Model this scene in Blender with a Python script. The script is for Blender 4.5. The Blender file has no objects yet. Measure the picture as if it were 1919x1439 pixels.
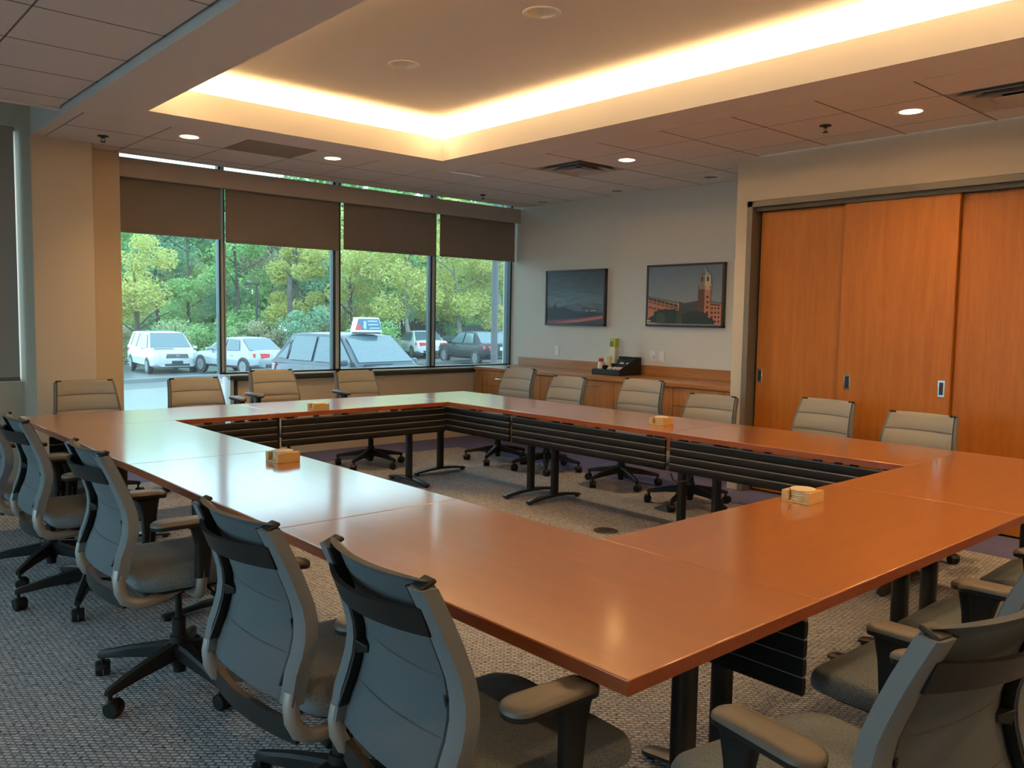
import bpy, math, random
from mathutils import Vector, Matrix

# ------------------------------------------------------------ camera, world, lights, exposure
S = bpy.context.scene
COL = S.collection
CAM_H = 1.449
cam_data = bpy.data.cameras.new('camera')
cam = bpy.data.objects.new('camera', cam_data)
COL.objects.link(cam)
F_PX = 1571.09
cam_data.sensor_width = 36.0
cam_data.sensor_fit = 'HORIZONTAL'
cam_data.lens = F_PX / 1919.0 * 36.0
cam_data.clip_start = 0.05
cam_data.clip_end = 400
YAW, PITCH, ROLL = 0.728617, 0.0781339, -0.0166474
_fw = Vector((math.sin(YAW) * math.cos(PITCH), math.cos(YAW) * math.cos(PITCH), -math.sin(PITCH)))
_rt = Vector((math.cos(YAW), -math.sin(YAW), 0))
_dn = _fw.cross(_rt)
_r2 = math.cos(ROLL) * _rt + math.sin(ROLL) * _dn
_d2 = -math.sin(ROLL) * _rt + math.cos(ROLL) * _dn
cam.matrix_world = Matrix(((_r2.x, -_d2.x, -_fw.x, 0), (_r2.y, -_d2.y, -_fw.y, 0), (_r2.z, -_d2.z, -_fw.z, CAM_H), (0, 0, 0, 1)))
S.camera = cam

S.view_settings.view_transform = 'Standard'
S.view_settings.look = 'None'
S.view_settings.gamma = 1.0
S.view_settings.use_curve_mapping = False
S.view_settings.exposure = 0.35
S.cycles.use_denoising = True
S.cycles.max_bounces = 10
S.cycles.diffuse_bounces = 5
S.cycles.glossy_bounces = 4
S.cycles.transparent_max_bounces = 12
S.cycles.sample_clamp_indirect = 6.0

world = bpy.data.worlds.new('overcast_sky')
S.world = world
world.use_nodes = True
WORLD_STRENGTH = 3.9
_bg = world.node_tree.nodes['Background']
_bg.inputs['Color'].default_value = (0.66, 0.86, 1.0, 1)
_bg.inputs['Strength'].default_value = WORLD_STRENGTH

WARM = (1.0, 0.63, 0.29)
CEIL = 2.83            # ceiling underside
CEIL_L = 2.88          # slightly higher ceiling to the left
COVE = (2.032, 0.45, 4.553, 6.08)   # x0, y0, x1, y1 of the ceiling recess
COVE_TOP = 3.145
COVE_LIP = 3.02
COVE_OUT = 0.17        # how far the ledge runs back behind the lip
COVE_W = 30.0          # watts per metre of cove lamp
CAN_W = 85.0

def area_light(name, loc, size_x, size_y, power, color, rot):
    d = bpy.data.lights.new(name, 'AREA')
    d.shape = 'RECTANGLE'; d.size = size_x; d.size_y = size_y
    d.energy = power; d.color = color; d.spread = math.radians(150)
    o = bpy.data.objects.new(name, d); COL.objects.link(o)
    o.location = loc; o.rotation_euler = rot
    return o

_x0, _y0, _x1, _y1 = COVE
_zc = 3.0
_o = 0.10
for nm, cx, cy, ln, horiz in (('cove_lamp', (_x0 + _x1) / 2, _y1 + _o, _x1 - _x0 + .2, True), ('cove_lamp', (_x0 + _x1) / 2, _y0 - _o, _x1 - _x0 + .2, True),
                              ('cove_lamp', _x0 - _o, (_y0 + _y1) / 2, _y1 - _y0 + .2, False), ('cove_lamp', _x1 + _o, (_y0 + _y1) / 2, _y1 - _y0 + .2, False)):
    area_light(nm, (cx, cy, _zc), ln if horiz else 0.05, 0.05 if horiz else ln, COVE_W * ln, WARM, (math.pi, 0, 0))

def can_or_fill_spot(x, y, z, power):
    d = bpy.data.lights.new('can_or_fill_lamp', 'SPOT')
    d.energy = power; d.color = (1.0, 0.62, 0.29); d.spot_size = math.radians(158); d.spot_blend = 0.8; d.shadow_soft_size = 0.06
    o = bpy.data.objects.new('can_or_fill_lamp', d); COL.objects.link(o)
    o.location = (x, y, z)
    return o

# ------------------------------------------------------------ helpers
class MB:
    def __init__(s): s.v = []; s.f = []; s.m = []; s.cur = 0
    def add(s, vs, fs):
        b = len(s.v); s.v += [tuple(v) for v in vs]
        for f in fs: s.f.append(tuple(b + i for i in f)); s.m.append(s.cur)
        return s
    def box(s, c, d, rot=None):
        hx, hy, hz = d[0] / 2, d[1] / 2, d[2] / 2
        vs = [Vector((x * hx, y * hy, z * hz)) for x in (-1, 1) for y in (-1, 1) for z in (-1, 1)]
        if rot: vs = [rot @ v for v in vs]
        vs = [v + Vector(c) for v in vs]
        return s.add(vs, [(0, 1, 3, 2), (4, 6, 7, 5), (0, 4, 5, 1), (2, 3, 7, 6), (0, 2, 6, 4), (1, 5, 7, 3)])
    def bx(s, x0, x1, y0, y1, z0, z1):
        return s.box(((x0 + x1) / 2, (y0 + y1) / 2, (z0 + z1) / 2), (abs(x1 - x0), abs(y1 - y0), abs(z1 - z0)))
    def loft(s, rings, cap=True, closed=True):
        n = len(rings[0]); b = len(s.v)
        for r in rings: s.v += [tuple(p) for p in r]
        for i in range(len(rings) - 1):
            for j in range(n if closed else n - 1):
                k = (j + 1) % n
                s.f.append((b + i * n + j, b + i * n + k, b + (i + 1) * n + k, b + (i + 1) * n + j)); s.m.append(s.cur)
        if cap and closed:
            s.f.append(tuple(b + j for j in reversed(range(n)))); s.m.append(s.cur)
            s.f.append(tuple(b + (len(rings) - 1) * n + j for j in range(n))); s.m.append(s.cur)
        return s
    def sweep(s, path, prof, up=(0, 0, 1), cap=True, scale=None):
        """prof: list of (a,b): a along side = t x up', b along up'"""
        path = [Vector(p) for p in path]; rings = []
        up = Vector(up)
        for i, p in enumerate(path):
            t = (path[min(i + 1, len(path) - 1)] - path[max(i - 1, 0)]).normalized()
            side = t.cross(up)
            if side.length < 1e-5: side = t.cross(Vector((1, 0, 0)))
            side.normalize(); u = side.cross(t).normalized()
            k = scale[i] if scale else 1.0
            rings.append([p + side * a * k + u * b * k for a, b in prof])
        return s.loft(rings, cap)
    def tube(s, path, r, n=10, up=(0, 0, 1), scale=None):
        return s.sweep(path, [(r * math.cos(2 * math.pi * i / n), r * math.sin(2 * math.pi * i / n)) for i in range(n)], up, True, scale)
    def lathe(s, prof, c=(0, 0, 0), n=20, axis='Z', cap=True):
        rings = []
        for r, h in prof:
            ring = []
            for i in range(n):
                a = 2 * math.pi * i / n
                p = (r * math.cos(a), r * math.sin(a), h)
                if axis == 'X': p = (h, p[0], p[1])
                if axis == 'Y': p = (p[1], h, p[0])
                ring.append((p[0] + c[0], p[1] + c[1], p[2] + c[2]))
            rings.append(ring)
        return s.loft(rings, cap)
    def prism(s, pts, axis, a0, a1):
        """polygon pts in the other two axes extruded along axis"""
        def mk(p, a):
            return {'X': (a, p[0], p[1]), 'Y': (p[0], a, p[1]), 'Z': (p[0], p[1], a)}[axis]
        return s.loft([[mk(p, a0) for p in pts], [mk(p, a1) for p in pts]])
    def build(s, name, mat, parent=None, bevel=0.0, seg=2, smooth=35, loc=None):
        me = bpy.data.meshes.new(name)
        vs = s.v
        if loc is not None: vs = [(v[0] - loc[0], v[1] - loc[1], v[2] - loc[2]) for v in s.v]
        me.from_pydata(vs, [], s.f)
        mats = mat if isinstance(mat, (list, tuple)) else [mat]
        for m in mats: me.materials.append(m)
        if len(mats) > 1: me.polygons.foreach_set('material_index', s.m)
        import bmesh
        bm = bmesh.new(); bm.from_mesh(me)
        if len(s.f) < 30000: bmesh.ops.recalc_face_normals(bm, faces=bm.faces)
        bm.to_mesh(me); bm.free()
        if smooth:
            me.shade_smooth()
            me.set_sharp_from_angle(angle=math.radians(smooth))
        me.update()
        o = bpy.data.objects.new(name, me); COL.objects.link(o)
        if loc is not None: o.location = loc
        if parent is not None: o.parent = parent
        if bevel:
            md = o.modifiers.new('bevel', 'BEVEL'); md.width = bevel; md.segments = seg; md.limit_method = 'ANGLE'; md.angle_limit = math.radians(40)
        return o

def tag(o, label=None, cat=None, group=None, kind=None):
    if label: o['label'] = label
    if cat: o['category'] = cat
    if group: o['group'] = group
    if kind: o['kind'] = kind
    return o
def empty(name, loc=(0, 0, 0), rz=0.0, label=None, cat=None, group=None, kind=None):
    o = bpy.data.objects.new(name, None); COL.objects.link(o)
    o.location = loc; o.rotation_euler = (0, 0, rz); o.empty_display_size = 0.1
    return tag(o, label, cat, group, kind)
def copy_tree(o, parent=None):
    c = o.copy(); COL.objects.link(c); c.parent = parent
    for ch in list(o.children): copy_tree(ch, c)
    return c
def struct(mb, name, mat, **k):
    o = mb.build(name, mat, **k); o['kind'] = 'structure'; return o
def rrect(w, d, r, n=5, cx=0, cy=0):
    out = []
    for sx, sy, a0 in ((1, 1, 0), (-1, 1, 90), (-1, -1, 180), (1, -1, 270)):
        for i in range(n + 1):
            a = math.radians(a0 + 90 * i / n)
            out.append((cx + sx * (w / 2 - r) + r * math.cos(a), cy + sy * (d / 2 - r) + r * math.sin(a)))
    return out
def slab(mb, w, d, r, z0, z1, e=0.006, cx=0, cy=0, n=5):
    def ring(ins, z): return [(p[0], p[1], z) for p in rrect(w - 2 * ins, d - 2 * ins, max(r - ins, .002), n, cx, cy)]
    return mb.loft([ring(e, z0), ring(0, z0 + e), ring(0, z1 - e), ring(e, z1)])

# ------------------------------------------------------------ materials
def new_mat(name):
    m = bpy.data.materials.new(name); m.use_nodes = True
    return m, m.node_tree.nodes, m.node_tree.links
def mat(name, color, rough=0.6, metal=0.0, var=0.0, vscale=8.0, bump=0.0, bscale=200.0, spec=0.5, coat=0.0, emit=None, estr=0.0, stretch=None):
    m, N, Lk = new_mat(name); b = N['Principled BSDF']
    b.inputs['Base Color'].default_value = (*color, 1); b.inputs['Roughness'].default_value = rough
    b.inputs['Metallic'].default_value = metal; b.inputs['Specular IOR Level'].default_value = spec
    b.inputs['Coat Weight'].default_value = coat
    if emit: b.inputs['Emission Color'].default_value = (*emit, 1); b.inputs['Emission Strength'].default_value = estr
    if var or bump:
        tc = N.new('ShaderNodeTexCoord'); mp = N.new('ShaderNodeMapping'); Lk.new(tc.outputs['Object'], mp.inputs['Vector'])
        if stretch: mp.inputs['Scale'].default_value = stretch
    if var:
        nz = N.new('ShaderNodeTexNoise'); nz.inputs['Scale'].default_value = vscale; nz.inputs['Detail'].default_value = 4
        Lk.new(mp.outputs['Vector'], nz.inputs['Vector'])
        rp = N.new('ShaderNodeValToRGB')
        rp.color_ramp.elements[0].position = .3; rp.color_ramp.elements[1].position = .7
        rp.color_ramp.elements[0].color = (*[c * (1 - var) for c in color], 1)
        rp.color_ramp.elements[1].color = (*[min(1, c * (1 + var)) for c in color], 1)
        Lk.new(nz.outputs['Fac'], rp.inputs['Fac']); Lk.new(rp.outputs['Color'], b.inputs['Base Color'])
    if bump:
        n2 = N.new('ShaderNodeTexNoise'); n2.inputs['Scale'].default_value = bscale; n2.inputs['Detail'].default_value = 2
        Lk.new(mp.outputs['Vector'], n2.inputs['Vector'])
        bp = N.new('ShaderNodeBump'); bp.inputs['Strength'].default_value = bump; bp.inputs['Distance'].default_value = .002
        Lk.new(n2.outputs['Fac'], bp.inputs['Height']); Lk.new(bp.outputs['Normal'], b.inputs['Normal'])
    return m
def wood(name, c1, c2, axis='X', rough=0.3, scale=1.0, coat=0.0, spec=.5, mul=.35):
    m, N, Lk = new_mat(name); b = N['Principled BSDF']
    tc = N.new('ShaderNodeTexCoord'); mp = N.new('ShaderNodeMapping'); Lk.new(tc.outputs['Object'], mp.inputs['Vector'])
    st = {'X': (0.9, 14, 14), 'Y': (14, 0.9, 14), 'Z': (14, 14, 0.9)}[axis]
    mp.inputs['Scale'].default_value = tuple(q * scale for q in st)
    nz = N.new('ShaderNodeTexNoise'); nz.inputs['Scale'].default_value = 1.6; nz.inputs['Detail'].default_value = 8; nz.inputs['Roughness'].default_value = .62; nz.inputs['Distortion'].default_value = .5
    Lk.new(mp.outputs['Vector'], nz.inputs['Vector'])
    rp = N.new('ShaderNodeValToRGB'); e = rp.color_ramp.elements
    e[0].position = .30; e[1].position = .72; e[0].color = (*c1, 1); e[1].color = (*c2, 1)
    Lk.new(nz.outputs['Fac'], rp.inputs['Fac'])
    n2 = N.new('ShaderNodeTexNoise'); n2.inputs['Scale'].default_value = 9; n2.inputs['Detail'].default_value = 4
    Lk.new(mp.outputs['Vector'], n2.inputs['Vector'])
    mx = N.new('ShaderNodeMix'); mx.data_type = 'RGBA'; mx.blend_type = 'MULTIPLY'; mx.inputs[0].default_value = mul
    r2 = N.new('ShaderNodeValToRGB'); r2.color_ramp.elements[0].position = .35; r2.color_ramp.elements[0].color = (.6, .55, .5, 1); r2.color_ramp.elements[1].position = .55
    Lk.new(n2.outputs['Fac'], r2.inputs['Fac']); Lk.new(rp.outputs['Color'], mx.inputs[6]); Lk.new(r2.outputs['Color'], mx.inputs[7])
    Lk.new(mx.outputs[2], b.inputs['Base Color'])
    b.inputs['Roughness'].default_value = rough; b.inputs['Coat Weight'].default_value = coat; b.inputs['Coat Roughness'].default_value = .13; b.inputs['Coat IOR'].default_value = 1.6
    b.inputs['Specular IOR Level'].default_value = spec
    return m
def carpet_mat():
    m, N, Lk = new_mat('woven_carpet'); b = N['Principled BSDF']; b.inputs['Roughness'].default_value = .95; b.inputs['Specular IOR Level'].default_value = .1
    tc = N.new('ShaderNodeTexCoord'); mp = N.new('ShaderNodeMapping'); Lk.new(tc.outputs['Object'], mp.inputs['Vector'])
    mp.inputs['Rotation'].default_value = (0, 0, math.radians(42))
    br = N.new('ShaderNodeTexBrick'); br.offset = .5; br.inputs['Scale'].default_value = 1.0
    br.inputs['Brick Width'].default_value = .031; br.inputs['Row Height'].default_value = .0175; br.inputs['Mortar Size'].default_value = .0070; br.inputs['Mortar Smooth'].default_value = .8; br.inputs['Bias'].default_value = -.1
    br.inputs['Color1'].default_value = (.64, .63, .61, 1); br.inputs['Color2'].default_value = (.38, .38, .38, 1); br.inputs['Mortar'].default_value = (.23, .23, .245, 1)
    Lk.new(mp.outputs['Vector'], br.inputs['Vector'])
    nz = N.new('ShaderNodeTexNoise'); nz.inputs['Scale'].default_value = 60; nz.inputs['Detail'].default_value = 3; Lk.new(mp.outputs['Vector'], nz.inputs['Vector'])
    rp = N.new('ShaderNodeValToRGB'); rp.color_ramp.elements[0].position = .34; rp.color_ramp.elements[0].color = (.16, .16, .19, 1); rp.color_ramp.elements[1].position = .45; rp.color_ramp.elements[1].color = (1, 1, 1, 1)
    Lk.new(nz.outputs['Fac'], rp.inputs['Fac'])
    mx = N.new('ShaderNodeMix'); mx.data_type = 'RGBA'; mx.blend_type = 'MULTIPLY'; mx.inputs[0].default_value = .8
    Lk.new(br.outputs['Color'], mx.inputs[6]); Lk.new(rp.outputs['Color'], mx.inputs[7]); Lk.new(mx.outputs[2], b.inputs['Base Color'])
    bp = N.new('ShaderNodeBump'); bp.inputs['Strength'].default_value = .6; bp.inputs['Distance'].default_value = .004; bp.invert = True
    Lk.new(br.outputs['Fac'], bp.inputs['Height']); Lk.new(bp.outputs['Normal'], b.inputs['Normal'])
    return m
def mesh_fabric(name, c1, c2, scale=260, rough=.85):
    m, N, Lk = new_mat(name); b = N['Principled BSDF']; b.inputs['Roughness'].default_value = rough; b.inputs['Specular IOR Level'].default_value = .25
    b.inputs['Sheen Weight'].default_value = .15
    tc = N.new('ShaderNodeTexCoord')
    vo = N.new('ShaderNodeTexVoronoi'); vo.inputs['Scale'].default_value = scale; Lk.new(tc.outputs['Object'], vo.inputs['Vector'])
    rp = N.new('ShaderNodeValToRGB'); rp.color_ramp.elements[0].position = .25; rp.color_ramp.elements[0].color = (*c1, 1); rp.color_ramp.elements[1].position = .75; rp.color_ramp.elements[1].color = (*c2, 1)
    Lk.new(vo.outputs['Distance'], rp.inputs['Fac']); Lk.new(rp.outputs['Color'], b.inputs['Base Color'])
    return m
def glass_mat(name, tint, refl=1.0):
    m, N, Lk = new_mat(name); N.remove(N['Principled BSDF'])
    out = N['Material Output']; t = N.new('ShaderNodeBsdfTransparent'); t.inputs['Color'].default_value = (*tint, 1)
    g = N.new('ShaderNodeBsdfGlossy'); g.inputs['Roughness'].default_value = .02
    fr = N.new('ShaderNodeFresnel'); fr.inputs['IOR'].default_value = 1.45
    mx = N.new('ShaderNodeMixShader'); Lk.new(fr.outputs['Fac'], mx.inputs[0]); Lk.new(t.outputs[0], mx.inputs[1]); Lk.new(g.outputs[0], mx.inputs[2])
    # a thin film of dust on the pane scatters some daylight
    tl = N.new('ShaderNodeBsdfTranslucent'); tl.inputs['Color'].default_value = (.95, 1, 1, 1); m2 = N.new('ShaderNodeMixShader'); m2.inputs[0].default_value = .014
    Lk.new(mx.outputs[0], m2.inputs[1]); Lk.new(tl.outputs[0], m2.inputs[2]); Lk.new(m2.outputs[0], out.inputs['Surface'])
    return m
def leaf_mat(name, cols):
    m, N, Lk = new_mat(name); b = N['Principled BSDF']; b.inputs['Roughness'].default_value = .6
    g = N.new('ShaderNodeNewGeometry'); rp = N.new('ShaderNodeValToRGB'); e = rp.color_ramp.elements
    e[0].position = 0; e[0].color = (*cols[0], 1); e[1].position = 1; e[1].color = (*cols[-1], 1)
    for i, c in enumerate(cols[1:-1]):
        k = e.new((i + 1) / (len(cols) - 1)); k.color = (*c, 1)
    Lk.new(g.outputs['Random Per Island'], rp.inputs['Fac']); Lk.new(rp.outputs['Color'], b.inputs['Base Color'])
    tr = N.new('ShaderNodeBsdfTranslucent'); Lk.new(rp.outputs['Color'], tr.inputs['Color'])
    mx = N.new('ShaderNodeMixShader'); mx.inputs[0].default_value = .4
    Lk.new(b.outputs[0], mx.inputs[1]); Lk.new(tr.outputs[0], mx.inputs[2]); Lk.new(mx.outputs[0], N['Material Output'].inputs['Surface'])
    return m
def emis(name, color, strength):
    m, N, Lk = new_mat(name); N.remove(N['Principled BSDF'])
    e = N.new('ShaderNodeEmission'); e.inputs['Color'].default_value = (*color, 1); e.inputs['Strength'].default_value = strength
    Lk.new(e.outputs[0], N['Material Output'].inputs['Surface']); return m

M = dict(
    wall=mat('wall_paint', (.66, .63, .56), .9, bump=.08, bscale=300, spec=.2),
    wall_warm=mat('wall_paint_tan', (.60, .52, .40), .9, bump=.08, bscale=300, spec=.2),
    gyp=mat('ceiling_paint', (.72, .70, .67), .92, spec=.15),
    tile=mat('acoustic_tile', (.72, .69, .66), .95, var=.05, vscale=180, bump=.25, bscale=260, spec=.1),
    grid=mat('ceiling_grid', (.16, .12, .10), .8),
    white_trim=mat('white_trim', (.75, .75, .74), .6),
    table=wood('table_veneer', (.40, .132, .030), (.45, .155, .037), 'X', .3, .8, coat=1.0, mul=.10),
    edge=wood('table_edge', (.22, .05, .016), (.28, .07, .022), 'X', .35),
    door=wood('cherry_door', (.37, .118, .013), (.45, .155, .020), 'Z', .42, mul=.2, spec=.3),
    cab=wood('cabinet_wood', (.36, .15, .045), (.50, .24, .085), 'Z', .35),
    cab_h=wood('counter_wood', (.34, .135, .04), (.45, .20, .065), 'Y', .3, coat=.1),
    black=mat('black_plastic', (.011, .0105, .010), .48, spec=.35),
    black_metal=mat('black_metal', (.012, .012, .012), .4, spec=.4),
    slat=mat('black_slat', (.006, .006, .006), .6, spec=.2),
    slat_hi=mat('slat_highlight', (.20, .19, .18), .4),  # pale grey puts the highlight on the slat edges into the colour
    pad=mat('arm_pad_rubber', (.09, .077, .063), .5, bump=.1, bscale=500),
    silver=mat('silver_metal', (.40, .38, .345), .48, metal=.7),
    chrome=mat('chrome', (.8, .78, .74), .15, metal=1),
    sling=mat('sling_fabric', (.10, .112, .12), .85, var=.04, vscale=400, bump=.25, bscale=1200, spec=.2),
    seam=mat('seam_thread', (.075, .072, .066), .8),
    sleeve=mat('sleeve_fabric', (.15, .16, .165), .85, var=.05, vscale=300, bump=.2, bscale=900, spec=.2),
    seat=mesh_fabric('seat_fabric', (.19, .21, .215), (.085, .11, .125), 330),
    sling_front=mat('quilted_upholstery', (.27, .255, .225), .85, var=.04, vscale=400, bump=.2, bscale=1200, spec=.2),
    carpet=carpet_mat(),
    purple=mat('purple_carpet', (.12, .125, .25), .95, var=.18, vscale=90, bump=.5, bscale=400, spec=.1),
    frame=mat('dark_frame', (.045, .06, .058), .35, metal=.4),
    frame_lt=mat('aluminium_strip', (.42, .50, .50), .4, metal=.3),
    sill=mat('sill_stone', (.45, .47, .45), .25),
    shade=mat('roller_shade', (.185, .172, .155), .9, bump=.15, bscale=700, spec=.1),
    valance=mat('valance', (.40, .37, .335), .8),
    jamb=mat('door_frame_paint', (.14, .125, .10), .45),
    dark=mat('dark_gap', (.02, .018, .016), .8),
    glass=glass_mat('window_glass', (.84, .95, .96)),
    white=mat('white_plastic', (.78, .76, .72), .45),
    maple=wood('maple', (.55, .33, .12), (.68, .45, .19), 'X', .4, 2.0),
    coaster=mat('coaster', (.70, .56, .33), .7, var=.08, vscale=60),
    frame_wood=mat('picture_frame', (.030, .017, .012), .4),
    grille=mat('return_grille', (.30, .25, .20), .8, var=.15, vscale=200),
    vent=mat('vent_metal', (.50, .47, .43), .45),
    reflector=mat('can_reflector', (.85, .78, .66), .4, metal=.3),
    lamp=emis('lamp_glow', (1.0, .72, .40), 6.0),
    lamp_dim=emis('lamp_glow_low', (1.0, .80, .55), .55),
)
# ------------------------------------------------------------ room shell
XD = 6.25      # sliding-door wall
XR = 7.135     # wall of the recess with the credenza
YC = 4.155     # corner where the recess starts
YW = 8.10      # glass plane
NEAR_Y, LEFT_X = -2.6, -3.0
floor = struct(MB().bx(LEFT_X, 5.76, NEAR_Y, 7.35, -.1, 0), 'floor', M['carpet'], smooth=0)
MB().bx(5.76, 7.4, NEAR_Y, 7.35, -.1, -.001).bx(LEFT_X, 7.4, 7.35, 8.2, -.1, -.001).build('carpet_border', M['purple'], floor, smooth=0)

OPEN_Y0, OPEN_Y1, OPEN_Z = .72, 4.045, 2.462
struct(MB().bx(XD, XD + .14, OPEN_Y1, YC, 0, CEIL + .1).bx(XD, XD + .14, NEAR_Y, OPEN_Y0, 0, CEIL + .1).bx(XD, XD + .14, OPEN_Y0, OPEN_Y1, OPEN_Z, CEIL + .1)
       .bx(XD + .14, XR + .2, YC - .12, YC, 0, CEIL + .1), 'wall_right', M['wall_warm'], smooth=0)
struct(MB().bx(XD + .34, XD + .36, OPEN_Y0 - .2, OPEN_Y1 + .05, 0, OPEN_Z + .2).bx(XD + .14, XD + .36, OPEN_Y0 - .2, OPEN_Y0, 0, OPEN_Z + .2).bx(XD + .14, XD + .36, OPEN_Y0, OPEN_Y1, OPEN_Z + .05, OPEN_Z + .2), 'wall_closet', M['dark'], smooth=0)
wr = struct(MB().bx(XR, XR + .15, YC, 7.872, 0, CEIL + .1), 'wall_recess', M['wall'], smooth=0)
MB().bx(XR + .008, XR + .15, 7.878, 8.2, 0, CEIL + .2).build('window_return', M['wall'], wr, smooth=0)
struct(MB().bx(1.622, 2.075, 7.565, 8.2, 0, CEIL + .3), 'wall_column', M['wall_warm'], bevel=.004)
struct(MB().bx(2.0751, 2.372, 7.845, 8.2, 0, CEIL + .3), 'wall_pier', M['wall_warm'], bevel=.003)
struct(MB().bx(LEFT_X - .15, LEFT_X, NEAR_Y, 0, 0, 3.4).bx(LEFT_X - .15, LEFT_X, 6.6, 8.2, 0, 3.4).bx(LEFT_X - .15, LEFT_X, 0, 6.6, 0, .6).bx(LEFT_X - .15, LEFT_X, 0, 6.6, 2.4, 3.4), 'wall_left', M['wall'], smooth=0)
w8 = struct(MB().bx(LEFT_X - .10, LEFT_X - .04, 2.15, 2.22, .6, 2.4).bx(LEFT_X - .10, LEFT_X - .04, 4.35, 4.42, .6, 2.4), 'window_8', M['frame'], smooth=0)
MB().bx(LEFT_X - .075, LEFT_X - .065, 0, 6.6, .6, 2.4).build('pane', M['glass'], w8, smooth=0)
struct(MB().bx(LEFT_X - .15, XD + .4, NEAR_Y - .15, NEAR_Y, 0, 3.4), 'wall_near', M['wall'], smooth=0)
struct(MB().bx(LEFT_X - .15, 7.4, 8.02, 8.25, 2.96, 3.5), 'wall_header', M['wall'], smooth=0)
kw = struct(MB().bx(3.43, XR, 8.0, 8.14, 0, .82), 'wall_sill', M['wall_warm'], smooth=0)
MB().bx(3.43, 3.485, 7.988, 8.0, 0, .79).bx(3.43, XR, 7.985, 8.0, .785, .82).build('sill_trim', M['frame'], kw, smooth=0)
MB().bx(3.395, 3.43, 7.955, 8.14, 0, .82).build('end_panel', M['frame_lt'], kw, smooth=0)
MB().bx(3.39, XR, 7.94, 8.14, .836, .85).build('window_sill', M['sill'], kw, bevel=.003)
MB().bx(3.39, XR, 7.943, 8.0, .80, .836).build('sill_edge', M['frame'], kw, smooth=0)
MB().bx(3.43, XR, 8.0, 8.14, .82, .836).build('sill_packer', M['frame'], kw, smooth=0)
MB().bx(LEFT_X, 1.62, 8.0, 8.14, 0, .85).build('low_wall', M['wall_warm'], kw, smooth=0)

# windows
def window(n, x0, x1, z0, wl, wr_, strip=None):
    w = struct(MB().bx(x0, x1, YW - .03, YW + .05, z0, z0 + (.018 if z0 > .5 else .06)).bx(x0, x1, YW - .05, YW + .05, 2.93, 2.98), 'window_%d' % n, M['frame'], smooth=0)
    MB().bx(x0 + wl / 2, x1 - wr_ / 2, YW - .006, YW + .006, z0 + .012, 2.94).build('pane', M['glass'], w, smooth=0)
    MB().bx(x0 - wl / 2, x0 + wl / 2, YW - .03, YW + .05, z0, 2.98).build('mullion', M['frame'], w, bevel=.004)
    if strip: MB().bx(x0 - strip / 2, x0 + strip / 2, YW - .040, YW - .03, z0 + .02, 2.95).build('mullion_cap', M['frame_lt'], w, bevel=.002)
    return w
window(1, 2.385, 3.372, 0.0, .04, .06)
window(2, 3.372, 4.643, .85, .06, .094, .024)
window(3, 4.643, 5.928, .85, .094, .084, .036)
w4 = window(4, 5.928, 7.150, .85, .084, .03, .034)
MB().bx(7.118, 7.142, YW - .06, YW + .06, .85, 2.98).build('mullion', M['frame'], w4, bevel=.003)
window(5, .25, 1.61, .85, .08, .04)
window(6, -1.35, .25, .85, .08, .08)
window(7, -2.97, -1.35, .85, .05, .08)

# roller shades and valance
shade_lab = ['grey roller shade half lowered beside the tan column', 'grey roller shade half lowered, second from the tan column', 'grey roller shade half lowered, third from the tan column', 'grey roller shade half lowered nearest the framed pictures']
for i, (x0, x1, zb) in enumerate(((2.378, 3.327, 2.158), (3.374, 4.614, 2.135), (4.672, 5.89, 2.155), (5.952, 7.128, 2.160))):
    t = empty('roller_shade', ((x0 + x1) / 2, 7.98, 0), 0, shade_lab[i], 'roller shade', 'roller shades over the window')
    h = (x1 - x0) / 2
    MB().bx(-h, h, -.0015, .0015, zb + .02, 2.765).build('shade_cloth', M['shade'], t, smooth=0)
    MB().tube([(-h, .03, 2.765), (h, .03, 2.765)], .028, 12, (0, 0, 1)).build('roller_tube', M['silver'], t)
    slab2 = MB(); slab2.bx(-h, h, -.006, .006, zb, zb + .032); slab2.build('hem_bar', M['shade'], t, bevel=.003)
t = empty('roller_shade', (.93, 7.98, 0), 0, 'brown roller shade fully lowered at the left edge behind the column', 'roller shade')
MB().bx(-.68, .66, -.0015, .0015, .88, 2.95).build('shade_cloth', M['valance'], t, smooth=0)  # paler cloth colour stands in for light this shade hardly gets
MB().bx(-.68, .66, -.006, .006, .86, .89).build('hem_bar', M['shade'], t, bevel=.003)
va = MB().bx(2.374, 7.13, 7.875, 7.895, 2.637, 2.806).bx(2.374, 7.13, 7.895, 7.93, 2.637, 2.647).build('valance', M['valance'], bevel=.002, loc=(4.75, 7.885, 2.637))
tag(va, 'long beige fascia board hiding the shade rollers above the windows', 'valance')
wand = MB().tube([(3.372, 7.995, 2.13), (3.372, 8.0, .90)], .0065, 8).build('shade_wand', M['silver'], loc=(3.372, 8.0, .9))
tag(wand, 'thin metal wand hanging in front of the left window post', 'wand')

# ceiling
gx = [5.356 + .605 * k for k in range(-7, 4)]
gy = [2.148 + .604 * k for k in range(-1, 11)]
bars = MB()
for q in gx:
    bars.bx(q - .0035, q + .0035, NEAR_Y if q > 4.94 else 6.47, 7.845, CEIL + .0005, CEIL + .02)
for q in gy:
    bars.bx(4.944 if q < 6.46 else 1.722, XR, q - .0052, q + .0052, CEIL - .0006, CEIL + .021)
bars.bx(4.93, 4.958, NEAR_Y, 6.48, CEIL + .0166, CEIL + .03).bx(1.66, 4.958, 6.456, 6.484, CEIL + .0166, CEIL + .03).bx(4.944, XR, NEAR_Y, gy[0], CEIL + .001, CEIL + .03).bx(1.66, XR, 7.82, 7.845, CEIL + .0168, CEIL + .03).bx(XR - .02, XR, YC, 7.845, CEIL + .0169, CEIL + .03)
ceiling = struct(bars, 'ceiling', M['grid'], smooth=0)
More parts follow.
